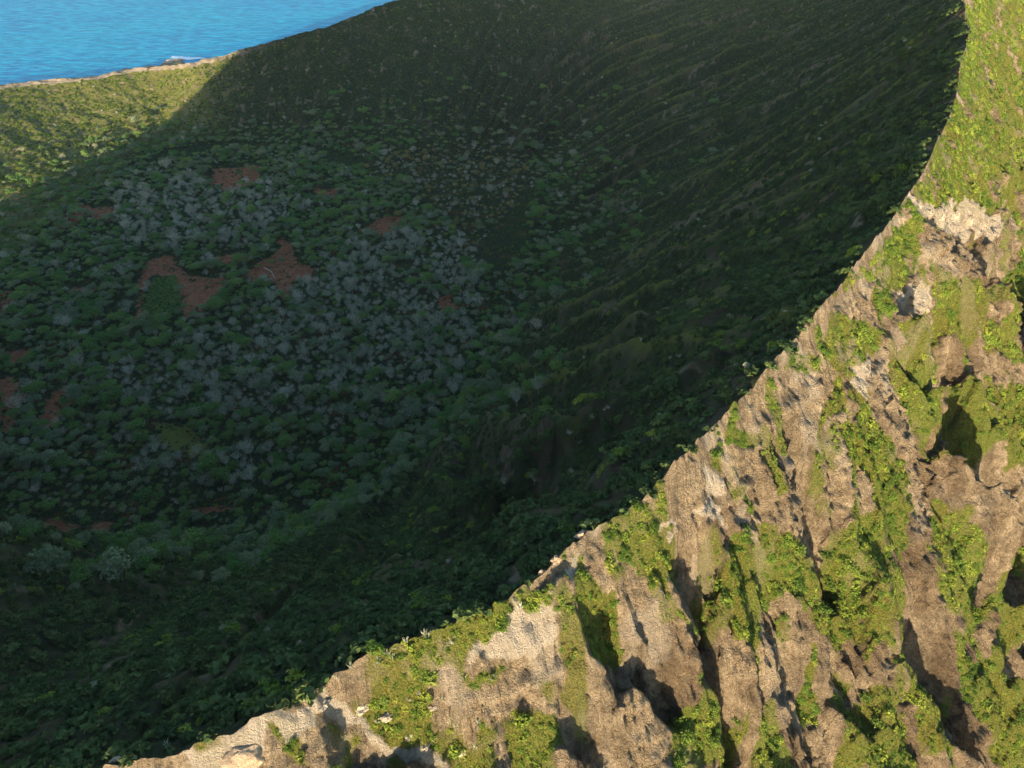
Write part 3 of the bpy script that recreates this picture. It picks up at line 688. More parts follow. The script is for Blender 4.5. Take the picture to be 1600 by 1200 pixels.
def rock_mesh(seed, sx=1, sy=1, sz=1, n=20, rough=.3):
    r = np.random.RandomState(seed); u = np.linspace(0, np.pi, n); v = np.linspace(0, 2*np.pi, 2*n, endpoint=False)
    U, Vv = np.meshgrid(u, v, indexing='ij'); d = np.stack([np.sin(U)*np.cos(Vv), np.sin(U)*np.sin(Vv), np.cos(U)], -1)
    P = d.copy()
    for k in range(12):                                   # facets
        nn = r.randn(3); nn /= np.linalg.norm(nn); h = .62+.25*r.rand(); e = np.maximum((P@nn)-h, 0); P = P-e[..., None]*nn*.92
    q = 1+rough*n3(d[..., 0]*1.7, d[..., 1]*1.7, d[..., 2]*1.7, seed)+rough*.45*n3(d[..., 0]*5, d[..., 1]*5, d[..., 2]*5, seed+3)
    P = P*q[..., None]*np.array([sx, sy, sz]); m = 2*n
    F = [(i*m+j, (i+1)*m+j, (i+1)*m+(j+1) % m, i*m+(j+1) % m) for i in range(n-1) for j in range(m)]
    return P.reshape(-1, 3), np.array(F)

def proj(x, y, z):
    p = np.stack([x, y, z-CAM_H], -1); dep = p@FW; dep = np.where(np.abs(dep) < 1, 1, dep)
    return 800+FPX*p[..., 0]/dep, 600-FPX*(p@UP)/dep, dep
def hitz(px, py):
    g = ground_hit([px], [py]); z, zn = zat(g[:, 0], g[:, 1])
    # settle on the finished relief along the same bearing
    d = bearing(px, py); t0 = math.hypot(*g[0])/math.hypot(d[0], d[1]); ts = np.linspace(t0-40, t0+60, 500); ts = ts[ts > 5]
    X = d[0]*ts; Y = d[1]*ts; Zr = CAM_H+d[2]*ts; Z, _ = zat(X, Y); k = np.argmax(Zr < Z)
    if Zr[k] < Z[k]: return X[k], Y[k], Z[k]
    return g[0, 0], g[0, 1], z[0]

# ------------------------------------------------------------------ stuff: instanced cover
def scatter(name, pts, rot, scl, pick, protos, label, cat, group=None):
    me = D.meshes.new(name); me.vertices.add(len(pts)); me.vertices.foreach_set('co', np.asarray(pts, np.float32).ravel())
    a = me.attributes.new('rot', 'FLOAT_VECTOR', 'POINT'); a.data.foreach_set('vector', np.asarray(rot, np.float32).ravel())
    a = me.attributes.new('scl', 'FLOAT_VECTOR', 'POINT'); a.data.foreach_set('vector', np.asarray(scl, np.float32).ravel())
    a = me.attributes.new('pick', 'INT', 'POINT'); a.data.foreach_set('value', np.asarray(pick, np.int32))
    o = obj(name, me); t = D.node_groups.new(name+'_spread', 'GeometryNodeTree')
    t.interface.new_socket('Geometry', in_out='INPUT', socket_type='NodeSocketGeometry'); t.interface.new_socket('Geometry', in_out='OUTPUT', socket_type='NodeSocketGeometry')
    gi = t.nodes.new('NodeGroupInput'); go = t.nodes.new('NodeGroupOutput'); ins = t.nodes.new('GeometryNodeInstanceOnPoints'); j = t.nodes.new('GeometryNodeJoinGeometry')
    for p in protos:
        oi = t.nodes.new('GeometryNodeObjectInfo'); oi.inputs['Object'].default_value = p; oi.inputs['As Instance'].default_value = True; t.links.new(oi.outputs['Geometry'], j.inputs[0])
    def na(nm, ty):
        n = t.nodes.new('GeometryNodeInputNamedAttribute'); n.data_type = ty; n.inputs['Name'].default_value = nm; return n.outputs['Attribute']
    ins.inputs['Pick Instance'].default_value = True
    t.links.new(gi.outputs[0], ins.inputs['Points']); t.links.new(j.outputs[0], ins.inputs['Instance']); t.links.new(na('pick', 'INT'), ins.inputs['Instance Index'])
    e = t.nodes.new('FunctionNodeEulerToRotation'); t.links.new(na('rot', 'FLOAT_VECTOR'), e.inputs[0]); t.links.new(e.outputs[0], ins.inputs['Rotation']); t.links.new(na('scl', 'FLOAT_VECTOR'), ins.inputs['Scale'])
    t.links.new(ins.outputs[0], go.inputs[0]); md = o.modifiers.new('spread', 'NODES'); md.node_group = t
    tag(o, label, cat, group, 'stuff'); return o

# prototypes: each becomes a real plant standing in the scene
def pm(name, vf, mat): return mesh_from(name, vf[0], vf[1], mat, False)
TREES = {}
for kind, mk_, mat, seeds in (('green', 'round', 'leaf_tree', range(5)), ('grey', 'bare', 'twig', range(20, 26)), ('gold', 'flat', 'leaf_gold', range(40, 43)), ('dull', 'round', 'leaf_grey', range(60, 63))):
    L = []
    for s_ in seeds:
        tr, cr = tree_parts(s_*7+3, kind=mk_); L.append((pm('trunk', tr, M['bark'] if kind != 'grey' else M['twig']), pm('crown', cr, M[mat])))
    TREES[kind] = L
PALM = [tuple(pm(n, v, M[m]) for n, v, m in zip(('trunk', 'fronds'), fan_palm(5), ('bark', 'palm')))]
SHR = {'dark': [pm('leaves', shrub_mesh(100+i, 1, 80, .46), M['leaf_dark']) for i in range(4)],
       'sun': [pm('leaves', shrub_mesh(200+i, 1, 130, .30), M['leaf_sun']) for i in range(4)],
       'deep': [pm('leaves', shrub_mesh(300+i, 1, 420, .19, 9, .85), M['leaf_deep']) for i in range(3)]}
CACT = [pm('stems', cactus_mesh(400+i), M['cactus']) for i in range(4)]
rnd = random.Random(11)
def place_tree(meshes, name, x, y, z, s, rz, label, cat, group, parts=('trunk', 'crown')):
    e = D.objects.new(name, None); COL.objects.link(e); e.location = (x, y, z); e.rotation_euler = (0, 0, rz)
    e.scale = (s, s, s*rnd.uniform(.85, 1.15)); e.empty_display_size = .5
    for nm, me in zip(parts, meshes): obj(nm, me, e)
    tag(e, label, cat, group); return e

# ---- woods on the crater floor
WOOD = gp([(-260,470),(-60,430),(60,395),(140,330),(200,270),(330,235),(470,235),(560,270),(640,300),(720,380),(760,420),(770,520),(740,600),(680,640),(640,720),(600,800),(500,850),(440,890),(300,930),(120,960),(-60,960),(-300,900)])
WOOD2 = gp([(600,240),(700,235),(800,235),(850,280),(800,330),(740,400),(640,360),(560,300)])
WOOD3 = gp([(640,640),(760,590),(880,560),(900,600),(840,680),(720,720),(640,720)])
GREY = [gp([(190,300),(300,285),(430,290),(460,330),(440,360),(380,370),(280,400),(190,380),(170,340)]),
        gp([(420,470),(520,400),(640,360),(740,380),(760,440),(740,540),(700,600),(600,640),(480,660),(380,640),(240,640),(160,620),(200,560),(300,530)]),
        gp([(200,690),(330,700),(440,700),(400,770),(260,760)])]
r_ = np.random.RandomState(5)
xs, ys = [], []
gx, gy = np.meshgrid(np.arange(-760, 330, 6.5), np.arange(130, 1260, 6.5)); gx = gx+r_.uniform(-3.2, 3.2, gx.shape); gy = gy+r_.uniform(-3.2, 3.2, gy.shape)
gx = gx.ravel(); gy = gy.ravel()
inW = inside(WOOD, gx+16*n2(gx/40, gy/40, 230)+6*n2(gx/12, gy/12, 232), gy+16*n2(gx/40, gy/40, 231)+6*n2(gx/12, gy/12, 233)); in2 = inside(WOOD2, gx, gy) & ~inW; in3 = inside(WOOD3, gx, gy) & ~inW
redm = ((anyin(RED, gx+3*n2(gx/16, gy/16, 85), gy+3*n2(gx/16, gy/16, 86)) | anyin(RED, gx+1, gy-5)) & (r_.rand(len(gx)) > .09)) | anyin(GRASSF, gx, gy) | anyin(HEDGE, gx, gy)
gapn = fbm(gx/45, gy/45, 3, 210)
keep = (inW & ~redm & (gapn > -.85) & (r_.rand(len(gx)) < .93)) | (in2 & (r_.rand(len(gx)) < .5)) | (in3 & (r_.rand(len(gx)) < .4))
th_, r0_ = pol(gx, gy); tw_ = (r0_-ip(TF, RF_, th_))/(ip(TC, RC_, th_)-ip(TF, RF_, th_))
keep |= (~inW) & (tw_ > -.1) & (tw_ < .6) & (r_.rand(len(gx)) < .85*np.clip(1-np.maximum(tw_, 0)/.6, 0, 1)**2.6*np.where(th_ > 60, .7, 1))
gx, gy, in2, in3 = gx[keep], gy[keep], in2[keep], in3[keep]
gz, _ = zat(gx, gy); px, py, dep = proj(gx, gy, gz+3)
v = (px > -60) & (px < 1660) & (py > -60) & (py < 1260); gx, gy, gz, dep, in2, in3, px, py = [q[v] for q in (gx, gy, gz, dep, in2, in3, px, py)]
gm = anyin(GREY, gx+9*n2(gx/30, gy/30, 220), gy+9*n2(gx/30, gy/30, 221)); pg = np.where(gm, .68, .10)+.35*n2(gx/35, gy/35, 222); pg = pg*np.where(inside(WOOD, gx, gy), 1, .35)*sst(270, 400, gy); u = r_.rand(len(gx))
kind = np.where(u < pg, 'grey', np.where(r_.rand(len(gx)) < .45, 'dull', 'green'))
kind = np.where(in2, np.where(u < .45, 'gold', np.where(u < .7, 'dull', 'grey')), kind)
size = np.clip(.78*np.exp(.36*r_.randn(len(gx))), .38, 1.9)*np.where(in2, .8, 1)*np.where(gy < 340, .72, 1)
LAND = [((60,640),'by the left-edge dirt patch'),((70,840),'by the dirt track'),((330,450),'by the forked red clearing'),((440,420),'by the clearing with the log'),
 ((370,270),'by the dusty opening'),((120,480),'on the far left'),((30,500),'at the left frame edge'),((110,370),'along the sunlit edge'),((190,330),'above the left dirt streaks'),((300,330),'in the upper stand'),((560,300),'under the far wall'),((650,350),'left of the yellow-crowned slope'),
 ((560,450),'in the thick middle'),((480,380),'right of the second clearing'),((400,560),'in the pale centre'),((500,560),'right of the pale centre'),((220,580),'left of the pale centre'),((680,480),'on the right-hand margin'),((640,620),'where woods meet right wall'),((560,660),'below the thick middle'),
 ((280,720),'around the grassy glade'),((160,720),'left of the grassy glade'),((480,720),'right of the grassy glade'),((400,770),'below the grassy glade'),((640,760),'left of the rock brow'),((540,800),'at the lower right corner of the woods'),((200,870),'at the near wall foot'),((300,840),'at the bottom of the woods'),((420,840),'on the lower edge'),((90,760),'above the dirt track'),((740,290),'on the yellow-crowned slope'),((700,250),'above the yellow-crowned slope'),((820,620),'on the right wall foot'),((720,660),'above the rock brow')]
LXY = gp([l[0] for l in LAND])
def near_land(x, y): return LAND[int(np.argmin((LXY[:, 0]-x)**2+(LXY[:, 1]-y)**2))][1]
SPEC = {'green': ('green_tree', 'leafy green tree', 'green trees on the crater floor'),
        'dull': ('grey_green_tree', 'dull grey-green tree', 'grey-green trees on the crater floor'),
        'grey': ('leafless_tree', 'leafless grey tree', 'leafless grey trees on the crater floor'),
        'gold': ('yellow_tree', 'yellow-tinged flat tree', 'yellow-crowned trees under the far wall')}
big = size/dep
for kd in SPEC:
    idx = np.where(kind == kd)[0]; idx = idx[np.argsort(-big[idx])]; nm, lb, gr = SPEC[kd]; first = []
    for q, i in enumerate(idx[:300]):
        e = place_tree(TREES[kd][q % len(TREES[kd])], nm, gx[i], gy[i], gz[i], size[i], rnd.uniform(0, 6.28), ('small ' if size[i] < .62 else 'broad ' if size[i] > 1.05 else 'middling ')+lb+' '+near_land(gx[i], gy[i]), 'tree', gr)
        if q < len(TREES[kd]): first.append(e)
    rest = idx[300:]
    if len(rest):
        protos = [c for e in first for c in e.children if c.name.startswith('crown')]; n = len(rest)
        s3 = np.repeat(size[rest][:, None], 3, 1)
        scatter(nm.replace('tree', 'woodland'), np.stack([gx[rest], gy[rest], gz[rest]], 1), np.stack([0*s3[:, 0], 0*s3[:, 0], r_.rand(n)*6.28], 1), s3, r_.randint(0, len(protos), n), protos,
                {'green': 'far woods of small green crowns on the crater floor', 'dull': 'far woods of dull grey-green crowns on the crater floor', 'grey': 'far woods of bare grey crowns on the crater floor', 'gold': 'far yellow crowns'}[kd], 'woodland')
# ---- hand-placed trees with a look of their own
for (qx, qy, s, kd, lb) in [(582,315,.7,'gold','small bright yellow-green tree left of the yellow-crowned slope'),(623,342,1.25,'gold','broad golden-topped tree beside the dusty opening'),(574,265,1.0,'gold','pale yellow tree standing alone at the top of the woods'),
    (858,570,.9,'green','compact green tree on the foot of a spur of the right wall'),(840,520,1.35,'grey','broad leafless grey tree in the valley between two spurs'),(808,635,1.15,'grey','spiky pale leafless tree left of its twin in the dark valley'),(842,622,1.1,'grey','spiky pale leafless tree right of its twin in the dark valley'),
    (835,758,.45,'grey','little pale dead tree inside the hollow under the rock brow'),(788,757,.3,'grey','tiny pale dead shrub at the mouth of the rock hollow'),(510,820,.95,'grey','pale leafless tree at the lower edge of the woods'),(930,485,.7,'green','round green bush crown perched on the spur of the right wall'),
    (290,482,.8,'green','green tree standing in the forked red clearing'),(60,620,1.7,'green','large spreading green tree between two dirt patches'),(1100,496,.25,'gold','tiny pale post-like shrub on the right wall')][:13]:
    x, y, z = hitz(qx, qy); place_tree(TREES[kd][rnd.randrange(len(TREES[kd]))], SPEC[kd][0], x, y, z, s, rnd.uniform(0, 6), lb, 'tree', None)
for (qx, qy, s, lb) in [(36,597,1.0,'pale fan palm at the top of the left-edge dirt patch'),(28,608,.9,'fan palm in the middle of three beside the left-edge dirt patch'),(27,622,.9,'lowest fan palm of three beside the left-edge dirt patch'),(15,546,.9,'fan palm at the left edge above the dirt patches'),(78,606,.7,'small fan palm right of the large spreading green tree'),(95,850,1.0,'yellowish fan palm beside the dirt track'),(78,862,.9,'fan palm left of the yellowish one beside the dirt track'),(78,880,1.1,'grey fan palm below the dirt track')]:
    x, y, z = hitz(qx, qy); place_tree(PALM[0], 'fan_palm', x, y, z, s*.72, rnd.uniform(0, 6), lb, 'palm', 'fan palms by the dirt patches', ('trunk', 'fronds'))

# ---- individual shrubs
BUSH = [(1117,712,2.0,'deep','rounded dark bush on the sunlit crest shoulder'),(1382,482,2.2,'deep','dark bush left of the white rock arch'),(1318,570,1.6,'deep','small dark bush in the centre patch of green'),(1150,860,2.2,'deep','bush at the top left of the green gully head'),
 (1165,835,2.4,'deep','bush crowning the long green gully head'),(1245,862,2.6,'deep','bush beneath the dark hollow in the cliff'),(1290,870,2.8,'deep','tall bush right below the dark hollow in the cliff'),(1325,885,3.0,'deep','largest bush of the thicket below the cliff'),(1300,915,2.8,'deep','shaded bush in the thicket below the cliff'),
 (1350,905,2.6,'deep','right-hand bush of the thicket below the cliff'),(1285,955,2.4,'deep','lower bush of the thicket below the cliff'),(1320,990,2.4,'deep','bush at the foot of the thicket below the cliff'),(922,1000,1.5,'deep','dark bush beside the deep left-hand groove'),(915,985,1.3,'deep','small bush above the deep left-hand groove'),
 (1085,1110,2.2,'deep','bush at the foot of the pale buttress'),(1075,1150,2.4,'deep','bush low in the bottom thicket'),(1110,1160,2.2,'deep','right bush in the bottom thicket'),(1350,1090,2.4,'deep','bush between two rock gullies near the bottom edge'),(1370,1130,2.4,'deep','lower bush between two rock gullies near the bottom edge'),
 (1490,880,2.6,'deep','upper bush on the long green rib at the right'),(1520,960,2.6,'deep','middle bush on the long green rib at the right'),(1545,1040,2.4,'deep','lower bush on the long green rib at the right'),(1590,440,3.0,'deep','dark bush at the right edge above the shaded ravine'),(1150,1130,2.0,'deep','bush on the bottom green streak'),(1060,1190,2.2,'deep','bush cut by the bottom edge')]
bush0 = []
for (qx, qy, s, kd, lb) in BUSH:
    x, y, z = hitz(qx, qy); k = len(bush0) % 3
    s *= .62
    o = obj('bush', SHR['deep'][k]); o.location = (x, y, z); o.rotation_euler = (0, 0, rnd.uniform(0, 6)); o.scale = (s, s, s*.9); tag(o, lb, 'bush', 'bushes on the sunlit face'); bush0.append(o)
sun0 = []
for i, (qx, qy, lb) in enumerate([(640,1010,'low yellow-green shrub on the crest of the green shoulder'),(1530,60,'low yellow-green shrub high on the grassy rim'),(1360,700,'yellow-green shrub in the long middle streak'),(1200,880,'yellow-green shrub at the top of the gully head')]):
    x, y, z = hitz(qx, qy); o = obj('low_shrub', SHR['sun'][i]); o.location = (x, y, z); tag(o, lb, 'shrub', 'low shrubs on the sunlit face'); sun0.append(o)
dark0 = []
for i, (qx, qy, lb) in enumerate([(700,560,'small dark shrub at the right margin of the woods'),(900,300,'small dark shrub high in the fold of the right wall'),(300,160,'small dark shrub on the far wall below the rim'),(1000,640,'small dark shrub in the dark valley of the right wall')]):
    x, y, z = hitz(qx, qy); o = obj('dark_shrub', SHR['dark'][i]); o.location = (x, y, z); o.scale = (2, 2, 2); tag(o, lb, 'shrub', 'dark shrubs in the shade'); dark0.append(o)

def world_grid(x0, x1, y0, y1, st, seed):
    r = np.random.RandomState(seed); a, b = np.meshgrid(np.arange(x0, x1, st), np.arange(y0, y1, st)); return (a+r.uniform(-st/2, st/2, a.shape)).ravel(), (b+r.uniform(-st/2, st/2, b.shape)).ravel(), r
# grid values looked up on the finished ground
for k, zn in (('floor', 0), ('wall', 1), ('outer', 2)): G[k]['mk'] = masks(G[k]['x'], G[k]['y'], G[k]['thb'], G[k]['t'], G[k]['dz'], zn)
def lookup(k, x, y, what):
    g = G[k]; th, r = pol(x, y); rc = ip(TC, RC_, th); rf = ip(TF, RF_, th); val = r/rf if k == 'floor' else ((r-rf)/(rc-rf) if k == 'wall' else r-rc)
    i = np.clip(np.rint(np.interp(th, g['th'], np.arange(len(g['th'])))).astype(int), 0, len(g['th'])-1); j = np.clip(np.rint(np.interp(val, g['s'], np.arange(len(g['s'])))).astype(int), 0, len(g['s'])-1)
    return np.broadcast_to(g['mk'][what], g['x'].shape)[i, j]
def settle(nrm, k, spin):
    """turn of a plant that leans k of the way towards the slope normal, then spins about its own stem"""
    z = nrm*k+np.array([0, 0, 1-k]); z /= np.linalg.norm(z, axis=1)[:, None]
    x = np.stack([np.cos(spin), np.sin(spin), 0*spin], 1); x = x-z*(x*z).sum(1)[:, None]; x /= np.linalg.norm(x, axis=1)[:, None]; y = np.cross(z, x)
    return np.stack([np.arctan2(y[:, 2], z[:, 2]), -np.arcsin(np.clip(x[:, 2], -1, 1)), np.arctan2(x[:, 1], x[:, 0])], 1)
def facing(x, y, z):
    e = 1.5; zx, _ = zat(x+e, y); zy, _ = zat(x, y+e); n = np.stack([-(zx-z)/e, -(zy-z)/e, np.ones_like(z)], 1); n /= np.linalg.norm(n, axis=1)[:, None]
    v = np.stack([-x, -y, CAM_H-z], 1); v /= np.linalg.norm(v, axis=1)[:, None]; return (n*v).sum(1), n
# dark shrub cover inside
X, Y, rr = world_grid(-900, 420, 6, 1300, 2.1, 31)
Z, zn = zat(X, Y); m = (zn < 2); X, Y, Z, zn = X[m], Y[m], Z[m], zn[m]
px, py, dep = proj(X, Y, Z+1); m = (px > -80) & (px < 1680) & (py > -80) & (py < 1280) & (dep > 5); X, Y, Z, zn = X[m], Y[m], Z[m], zn[m]
f, nrm = facing(X, Y, Z); m = f > -.4; X, Y, Z, zn, nrm = X[m], Y[m], Z[m], zn[m], nrm[m]
cov = np.where(zn == 0, lookup('floor', X, Y, 'cover'), lookup('wall', X, Y, 'cover'))
clump = fbm(X/12, Y/12, 2, 300)
m = rr.rand(len(X)) < np.clip(cov*1.15+.10*(clump > .15), 0, 1)*np.where(zn == 0, .85, 1); X, Y, Z, zn, nrm = X[m], Y[m], Z[m], zn[m], nrm[m]
n = len(X); sc = np.clip(1.45+.45*rr.randn(n)+.5*n2(X/18, Y/18, 301), .6, 2.9)*np.where(zn == 0, .9, 1)
rot = settle(nrm, .75, rr.rand(n)*6.28)
gold_ = rr.rand(n) < np.maximum(sst(-400, -520, X)*sst(560, 700, Y)*.8*(zn == 1), .2*sst(.1, .5, fbm(X/17, Y/17, 3, 302)))  # patchy yellow shrubs; on the far left wall their colour adds sunlight brightness
for q, nm, pr, lb in ((~gold_, 'shrub_cover', dark0, 'dense dark green shrub cover clothing the shaded crater'), (gold_, 'yellowish_shrub_cover', sun0, 'yellow-green shrubs mixed through the crater walls, thickest on the far left wall to brighten it')):
    scatter(nm, np.stack([X, Y, Z-.1*sc], 1)[q], rot[q], np.stack([sc, sc, sc*.85], 1)[q], rr.randint(0, 4, int(q.sum())), pr, lb, 'shrub cover')
print('dark', n)
# sunlit shrub cover outside
X, Y, rr = world_grid(-90, 470, -60, 620, .72, 33)
Z, zn = zat(X, Y); m = zn == 2; X, Y, Z = X[m], Y[m], Z[m]
px, py, dep = proj(X, Y, Z+1); m = (px > -60) & (px < 1660) & (py > -60) & (py < 1260) & (dep > 5); X, Y, Z = X[m], Y[m], Z[m]
f, nrm = facing(X, Y, Z); m = f > -.05; X, Y, Z, nrm = X[m], Y[m], Z[m], nrm[m]
vg = lookup('outer', X, Y, 'veg'); steep = nrm[:, 2]
dep = proj(X, Y, Z)[2]
p = np.clip(vg*1.15-.12, 0, 1)*sst(-.1, .12, steep)*(.55+.45*sst(-.3, .2, fbm(X/4, Y/4, 2, 310)))
p = p*np.clip((140/dep)**1.15, .3, 1); m = rr.rand(len(X)) < p; X, Y, Z, nrm, dep = X[m], Y[m], Z[m], nrm[m], dep[m]
n = len(X); sc = np.clip(.44*np.exp(.42*rr.randn(n))+.25*n2(X/9, Y/9, 311), .2, 1.5)*np.clip(dep/130, 1, 2.5)**.75
rot = settle(nrm, .8, rr.rand(n)*6.28)
dp = .08+.75*sst(.12, .4, fbm(X/14, Y/14, 3, 312)+.25*sst(60, 160, (X-20)*.8-(Y-100)*.6)-.1); isd = rr.rand(n) < dp
for q, nm, pr, lb, mul in ((~isd, 'slope_shrub_cover', sun0, 'yellow-green low shrubs and grass clothing the sunlit rim', 1), (isd, 'green_shrub_cover', bush0[:3], 'fuller green shrubs packed in the folds of the sunlit face', 1.15)):
    k = int(q.sum()); c3 = sc[q]*mul; scatter(nm, np.stack([X, Y, Z-.08*sc], 1)[q], rot[q], np.stack([c3, c3, c3*.8], 1), rr.randint(0, len(pr), k), pr, lb, 'shrub cover')
print('sun', n, isd.sum())
# the pale blue-green hedge-like planting in the red clearing
X, Y, rr = world_grid(-420, -200, 500, 760, 2.6, 35); m = anyin(HEDGE, X, Y); X, Y = X[m], Y[m]; Z, _ = zat(X, Y); n = len(X)
tp0 = [e for e in D.objects if e.name.startswith('crown') and e.data.materials[0] == M['leaf_tree']][:4]
scatter('thicket', np.stack([X, Y, Z-.8], 1), np.stack([0*X, 0*X, rr.rand(n)*6.28], 1), np.repeat((.32+.08*rr.rand(n))[:, None], 3, 1), rr.randint(0, 4, n), tp0, 'low blue-green thicket inside the forked red clearing', 'thicket')

X, Y, rr = world_grid(-620, 100, 300, 1200, 4.2, 37); m = anyin(RED, X, Y) & (rr.rand(len(X)) < .5) & (fbm(X/9, Y/9, 2, 320) > -.05); X, Y = X[m], Y[m]; Z, _ = zat(X, Y); n = len(X); c_ = .35+.8*rr.rand(n)
scatter('clearing_scrub', np.stack([X, Y, Z], 1), np.stack([0*X, 0*X, rr.rand(n)*6.28], 1), np.stack([c_, c_, c_*.7], 1), rr.randint(0, 4, n), dark0, 'low scattered scrub dotting the red dirt clearings', 'scrub')
# ---- pale cacti and dead shrubs
CR = [(620,660,'along the crest of the green shoulder')]
cpts = [(604,1022),(612,1028),(618,1016),(590,1035),(662,990),(668,994),(700,1008),(708,1005),(635,1003),(525,1062),(505,1078),(640,1094),(690,1096),(712,1135),(705,1122),(750,1138),(748,1130),(742,1170),(655,1085),(600,1100),(680,1160),(725,1060),(560,1065),(548,1042),(126,1190),(133,1193),(262,1166),(770,1062),(812,950),(1425,330),(1432,334),(540,1150),(722,1180),(590,1130)]
for i, (qx, qy) in enumerate(cpts):
    x, y, z = hitz(qx, qy); s = .5+.4*rnd.random()
    lb = ('pale cactus clump on the crest of the green shoulder' if 500 < qx < 720 and qy < 1075 else 'pale cactus clump on the low tip of the rim at the bottom left' if qx < 300 else 'pale cactus clump at the top of the white rock ledge' if qx > 1300 else 'pale cactus clump above the pale scree patch' if qy < 1000 else 'pale cactus clump among the shrubs near the white rock band')
    e = D.objects.new('cactus_clump', None); COL.objects.link(e); e.location = (x, y, z); e.scale = (s, s, s); e.rotation_euler = (0, 0, rnd.uniform(0, 6)); obj('stems', CACT[i % 4], e); tag(e, lb, 'cactus', 'pale cacti on the rim')
wpts = [(665,62),(712,58),(650,150),(720,110),(735,140),(680,75),(662,128),(790,165),(778,153),(893,162),(856,158),(860,150),(912,118),(940,124),(935,152),(955,70),(963,62),(990,180),(1040,165),(945,255),(962,265),(1090,350),(1100,360),(1060,345),(1000,340),(1008,372),(1040,500),(1060,560),(942,630),(944,642),(925,655),(883,655),(890,680),(950,640),(1020,690),(960,695),(1046,562),(1000,560),(912,564),(957,404),(1150,575),(1165,580),(1140,500),(1005,730),(955,755),(893,740),(1010,550),(1030,655),(905,695),(505,230),(440,190),(395,165),(372,205),(420,238),(300,175),(240,215),(290,160),(410,115),(388,110),(480,112),(360,200),(545,200),(600,205),(635,190),(568,168),(610,155),(160,175),(183,178),(147,137),(180,150),(200,158),(165,215),(125,130),(95,110),(78,148),(1282,200),(1290,195),(1280,222),(1265,270),(1420,80),(1412,68),(1225,490),(860,930),(805,945),(540,940),(600,960),(420,990),(350,985),(265,1060),(150,1075),(80,1110),(470,1010),(520,900),(640,870),(700,880)]
dsh = [pm('twigs', tree_parts(500+i, 3.2, 2.6, 'bare')[1], M['twig']) for i in range(3)]
for i, (qx, qy) in enumerate(wpts):
    x, y, z = hitz(qx, qy); dpt = proj(np.array([x]), np.array([y]), np.array([z]))[2][0]; s = (.55+.5*rnd.random())*(dpt/520)**.5
    zone_ = 'on the far wall below the sea rim' if qx < 640 and qy < 300 else 'on the sunlit left end of the far wall' if qx < 210 and qy < 300 else 'high on the dark wall at the top centre' if qy < 300 and qx < 1000 else 'on the ribbed right wall of the crater' if qy < 600 and qx > 850 else 'in the dark valley beside the near crest' if qx > 850 else 'on the shaded wall below the near rim'
    if qx < 210 and qy < 300: zone_ = 'on the sunlit left end of the far wall'
    e = D.objects.new('dead_shrub', None); COL.objects.link(e); e.location = (x, y, z); e.scale = (s, s, s); e.rotation_euler = (0, 0, rnd.uniform(0, 6)); obj('twigs', dsh[i % 3], e); tag(e, 'pale leafless shrub '+zone_, 'shrub', 'pale dead shrubs inside the crater')

# ---- rocks
ROCKS = [(382,1184,2.4,2.0,2.0,'rock_tan','smooth tan boulder bulging from the rim near the bottom edge'),(312,1154,.8,.7,1.7,'rock_dark','dark upright rock stump on the crest'),(182,1190,.9,.8,.9,'rock_tan','small tan boulder on the low tip of the rim'),
 (1435,322,1.6,1.4,2.6,'rock_pale','pale block at the left end of the white ledge'),(1450,335,1.5,2.0,2.4,'rock_pale','second pale fin along the white ledge'),(1470,338,1.6,2.2,2.8,'rock_pale','third pale fin along the white ledge'),(1492,338,1.8,2.4,3.2,'rock_pale','tallest pale fin in the middle of the white ledge'),(1512,345,1.8,2.4,2.8,'rock_pale','fourth pale fin along the white ledge'),(1535,352,2.2,2.4,2.8,'rock_pale','broad pale fin at the right end of the white ledge'),
 (1408,456,1.2,1.3,1.6,'rock_pale','white rock at the left foot of the arch'),(1425,455,1.5,1.3,1.6,'rock_pale','white rock at the top of the arch'),(1440,468,1.3,1.5,1.8,'rock_pale','white rock on the right of the arch'),(1448,484,1.0,1.3,1.8,'rock_pale','white rock at the right foot of the arch'),
 (505,1104,1.5,1.0,.9,'rock_pale','white rock at the left end of the pale band'),(565,1108,1.7,1.2,1.3,'rock_pale','large white rock in the pale band'),(605,1118,1.6,1.3,1.4,'rock_pale','second large white rock in the pale band'),(640,1150,1.2,1.0,1.0,'rock_pale','white rock midway along the pale band'),(665,1165,1.2,1.0,1.1,'rock_pale','white rock low in the pale band'),(720,1175,1.3,1.0,1.4,'rock_pale','white rock at the lower right end of the pale band'),(678,1105,1.1,.8,.7,'rock_pale','grey rock poking through the green shoulder'),
 (910,835,1.2,.9,.8,'rock_tan','tan rock slab overhanging the crest'),(870,875,.9,.8,1.2,'rock_tan','small tan knob on the crest notch'),(848,896,.9,.7,1.1,'rock_tan','tan rock point on the crest beside the notch'),(1440,975-240,1,1,1,'rock_tan','')]
for i, (qx, qy, sx, sy, sz, mt, lb) in enumerate(ROCKS[:-1]):
    x, y, z = hitz(qx, qy); q_ = .6 if mt == 'rock_pale' else .85 if i else 1; v_, f_ = rock_mesh(700+i, sx*q_*1.2, sy*q_, sz*q_*.9, 22, .5 if i else .18); o = obj('boulder' if mt != 'rock_pale' else 'rock_fin', mesh_from('rock', v_, f_, M[mt], i == 0)); o.location = (x, y, z-(.3 if i else .15)*sz*q_); o.rotation_euler = (rnd.uniform(-.2, .2), rnd.uniform(-.2, .2), rnd.uniform(0, 1.2))
    tag(o, lb, 'rock', 'pale rocks on the rim' if mt == 'rock_pale' else None)
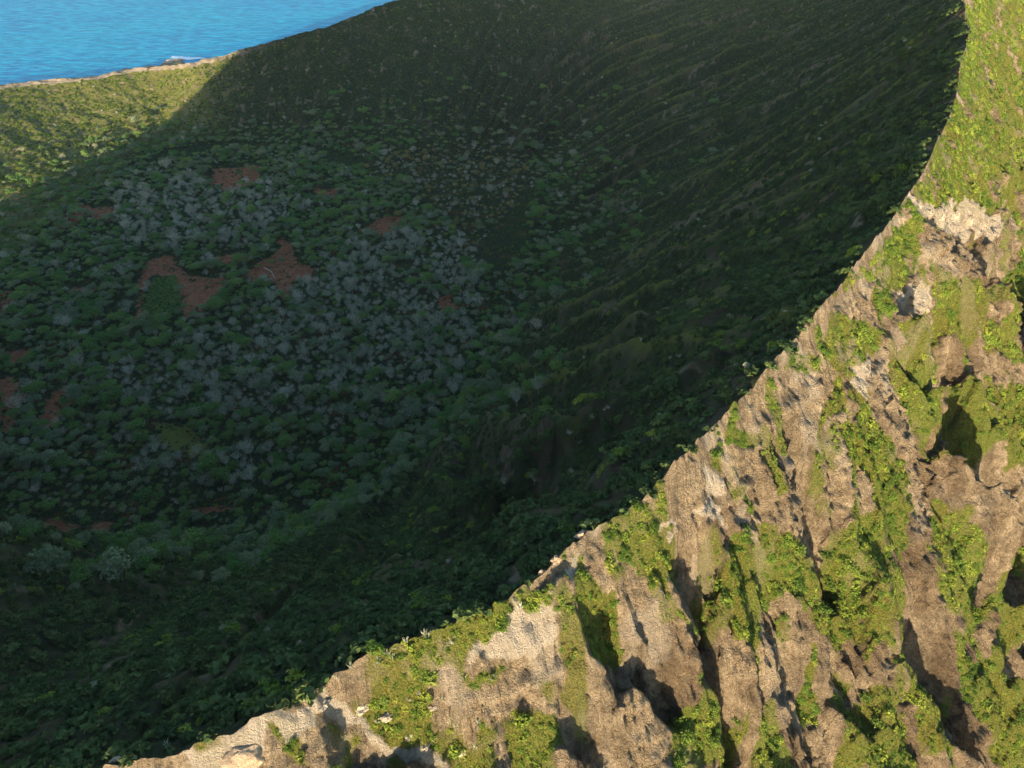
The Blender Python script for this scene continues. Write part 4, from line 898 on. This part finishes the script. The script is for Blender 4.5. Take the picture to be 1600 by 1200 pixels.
# fallen log in the red clearing
p0 = hitz(412, 418); p1 = hitz(424, 425); p2 = hitz(430, 437)
v_, f_ = tube_bits([[(*(np.array(q)+[0, 0, .5]), w) for q, w in ((p0, .38), ((np.array(p0)*.5+np.array(p1)*.5), .36), (p1, .32), (p2, .2))]], 6)[0:2] if False else tube_bits([[(*(np.array(q)+[0, 0, .5]), w) for q, w in ((p0, .4), (p1, .34), (p2, .22))]], 4)
tag(obj('fallen_log', mesh_from('log', v_, f_, M['wood'])), 'bleached curved log lying on the red clearing', 'log')
# surf on the rocky point
x, y, _ = at(286, 92, -59.6); r = np.random.RandomState(3); a = np.linspace(0, 2*np.pi, 60, endpoint=False)
for k, (dx, dy, rad) in enumerate([(0, 6, 20)]):
    rr_ = rad*(1+.35*np.sin(3*a+1)+.25*r.randn(60)*.6); V = [(x+dx, y+dy, -59.3)]+[(x+dx+1.9*q*np.cos(w), y+dy+q*np.sin(w), -59.8) for q, w in zip(rr_, a)]
    F = [(0, 1+i, 1+(i+1) % 60) for i in range(60)]; o = obj('surf', mesh_from('surf', V, np.array(F), M['foam'])); o['kind'] = 'structure'
for i, (qx, qy, s) in enumerate([(262,97,9),(272,94,12),(281,93,8)]):
    x, y, _ = at(qx, qy, -58); v_, f_ = rock_mesh(800+i, s*1.6, s, s*.35, 14, .35); o = obj('sea_rock', mesh_from('rock', v_, f_, M['rock_tan'], False)); o.location = (x, y, -59)
    tag(o, ['brown shore rock, left one of three off the far rim', 'largest brown shore rock, middle of three off the far rim', 'brown shore rock wrapped in white surf'][i], 'rock', 'shore rocks beyond the rim')

# ---- sea air: one even volume round everything
hz = D.materials.new('sea_haze'); hz.use_nodes = True; nt = hz.node_tree; nt.nodes.remove(nt.nodes['Principled BSDF'])
pv = nt.nodes.new('ShaderNodeVolumePrincipled'); pv.inputs['Color'].default_value = (.72, .86, 1, 1); pv.inputs['Density'].default_value = .000018; pv.inputs['Anisotropy'].default_value = .0
nt.links.new(pv.outputs[0], nt.nodes['Material Output'].inputs['Volume'])
b_ = 9100; V = [(x, y, z) for z in (-62, 380) for y in (-b_, b_) for x in (-b_, b_)]
o = obj('haze', mesh_from('haze', V, np.array([(0, 2, 3, 1), (4, 5, 7, 6), (0, 1, 5, 4), (2, 6, 7, 3), (0, 4, 6, 2), (1, 3, 7, 5)]), hz, False))
tag(o, 'thin blue sea haze filling the air over crater and sea', 'haze', None, 'stuff')
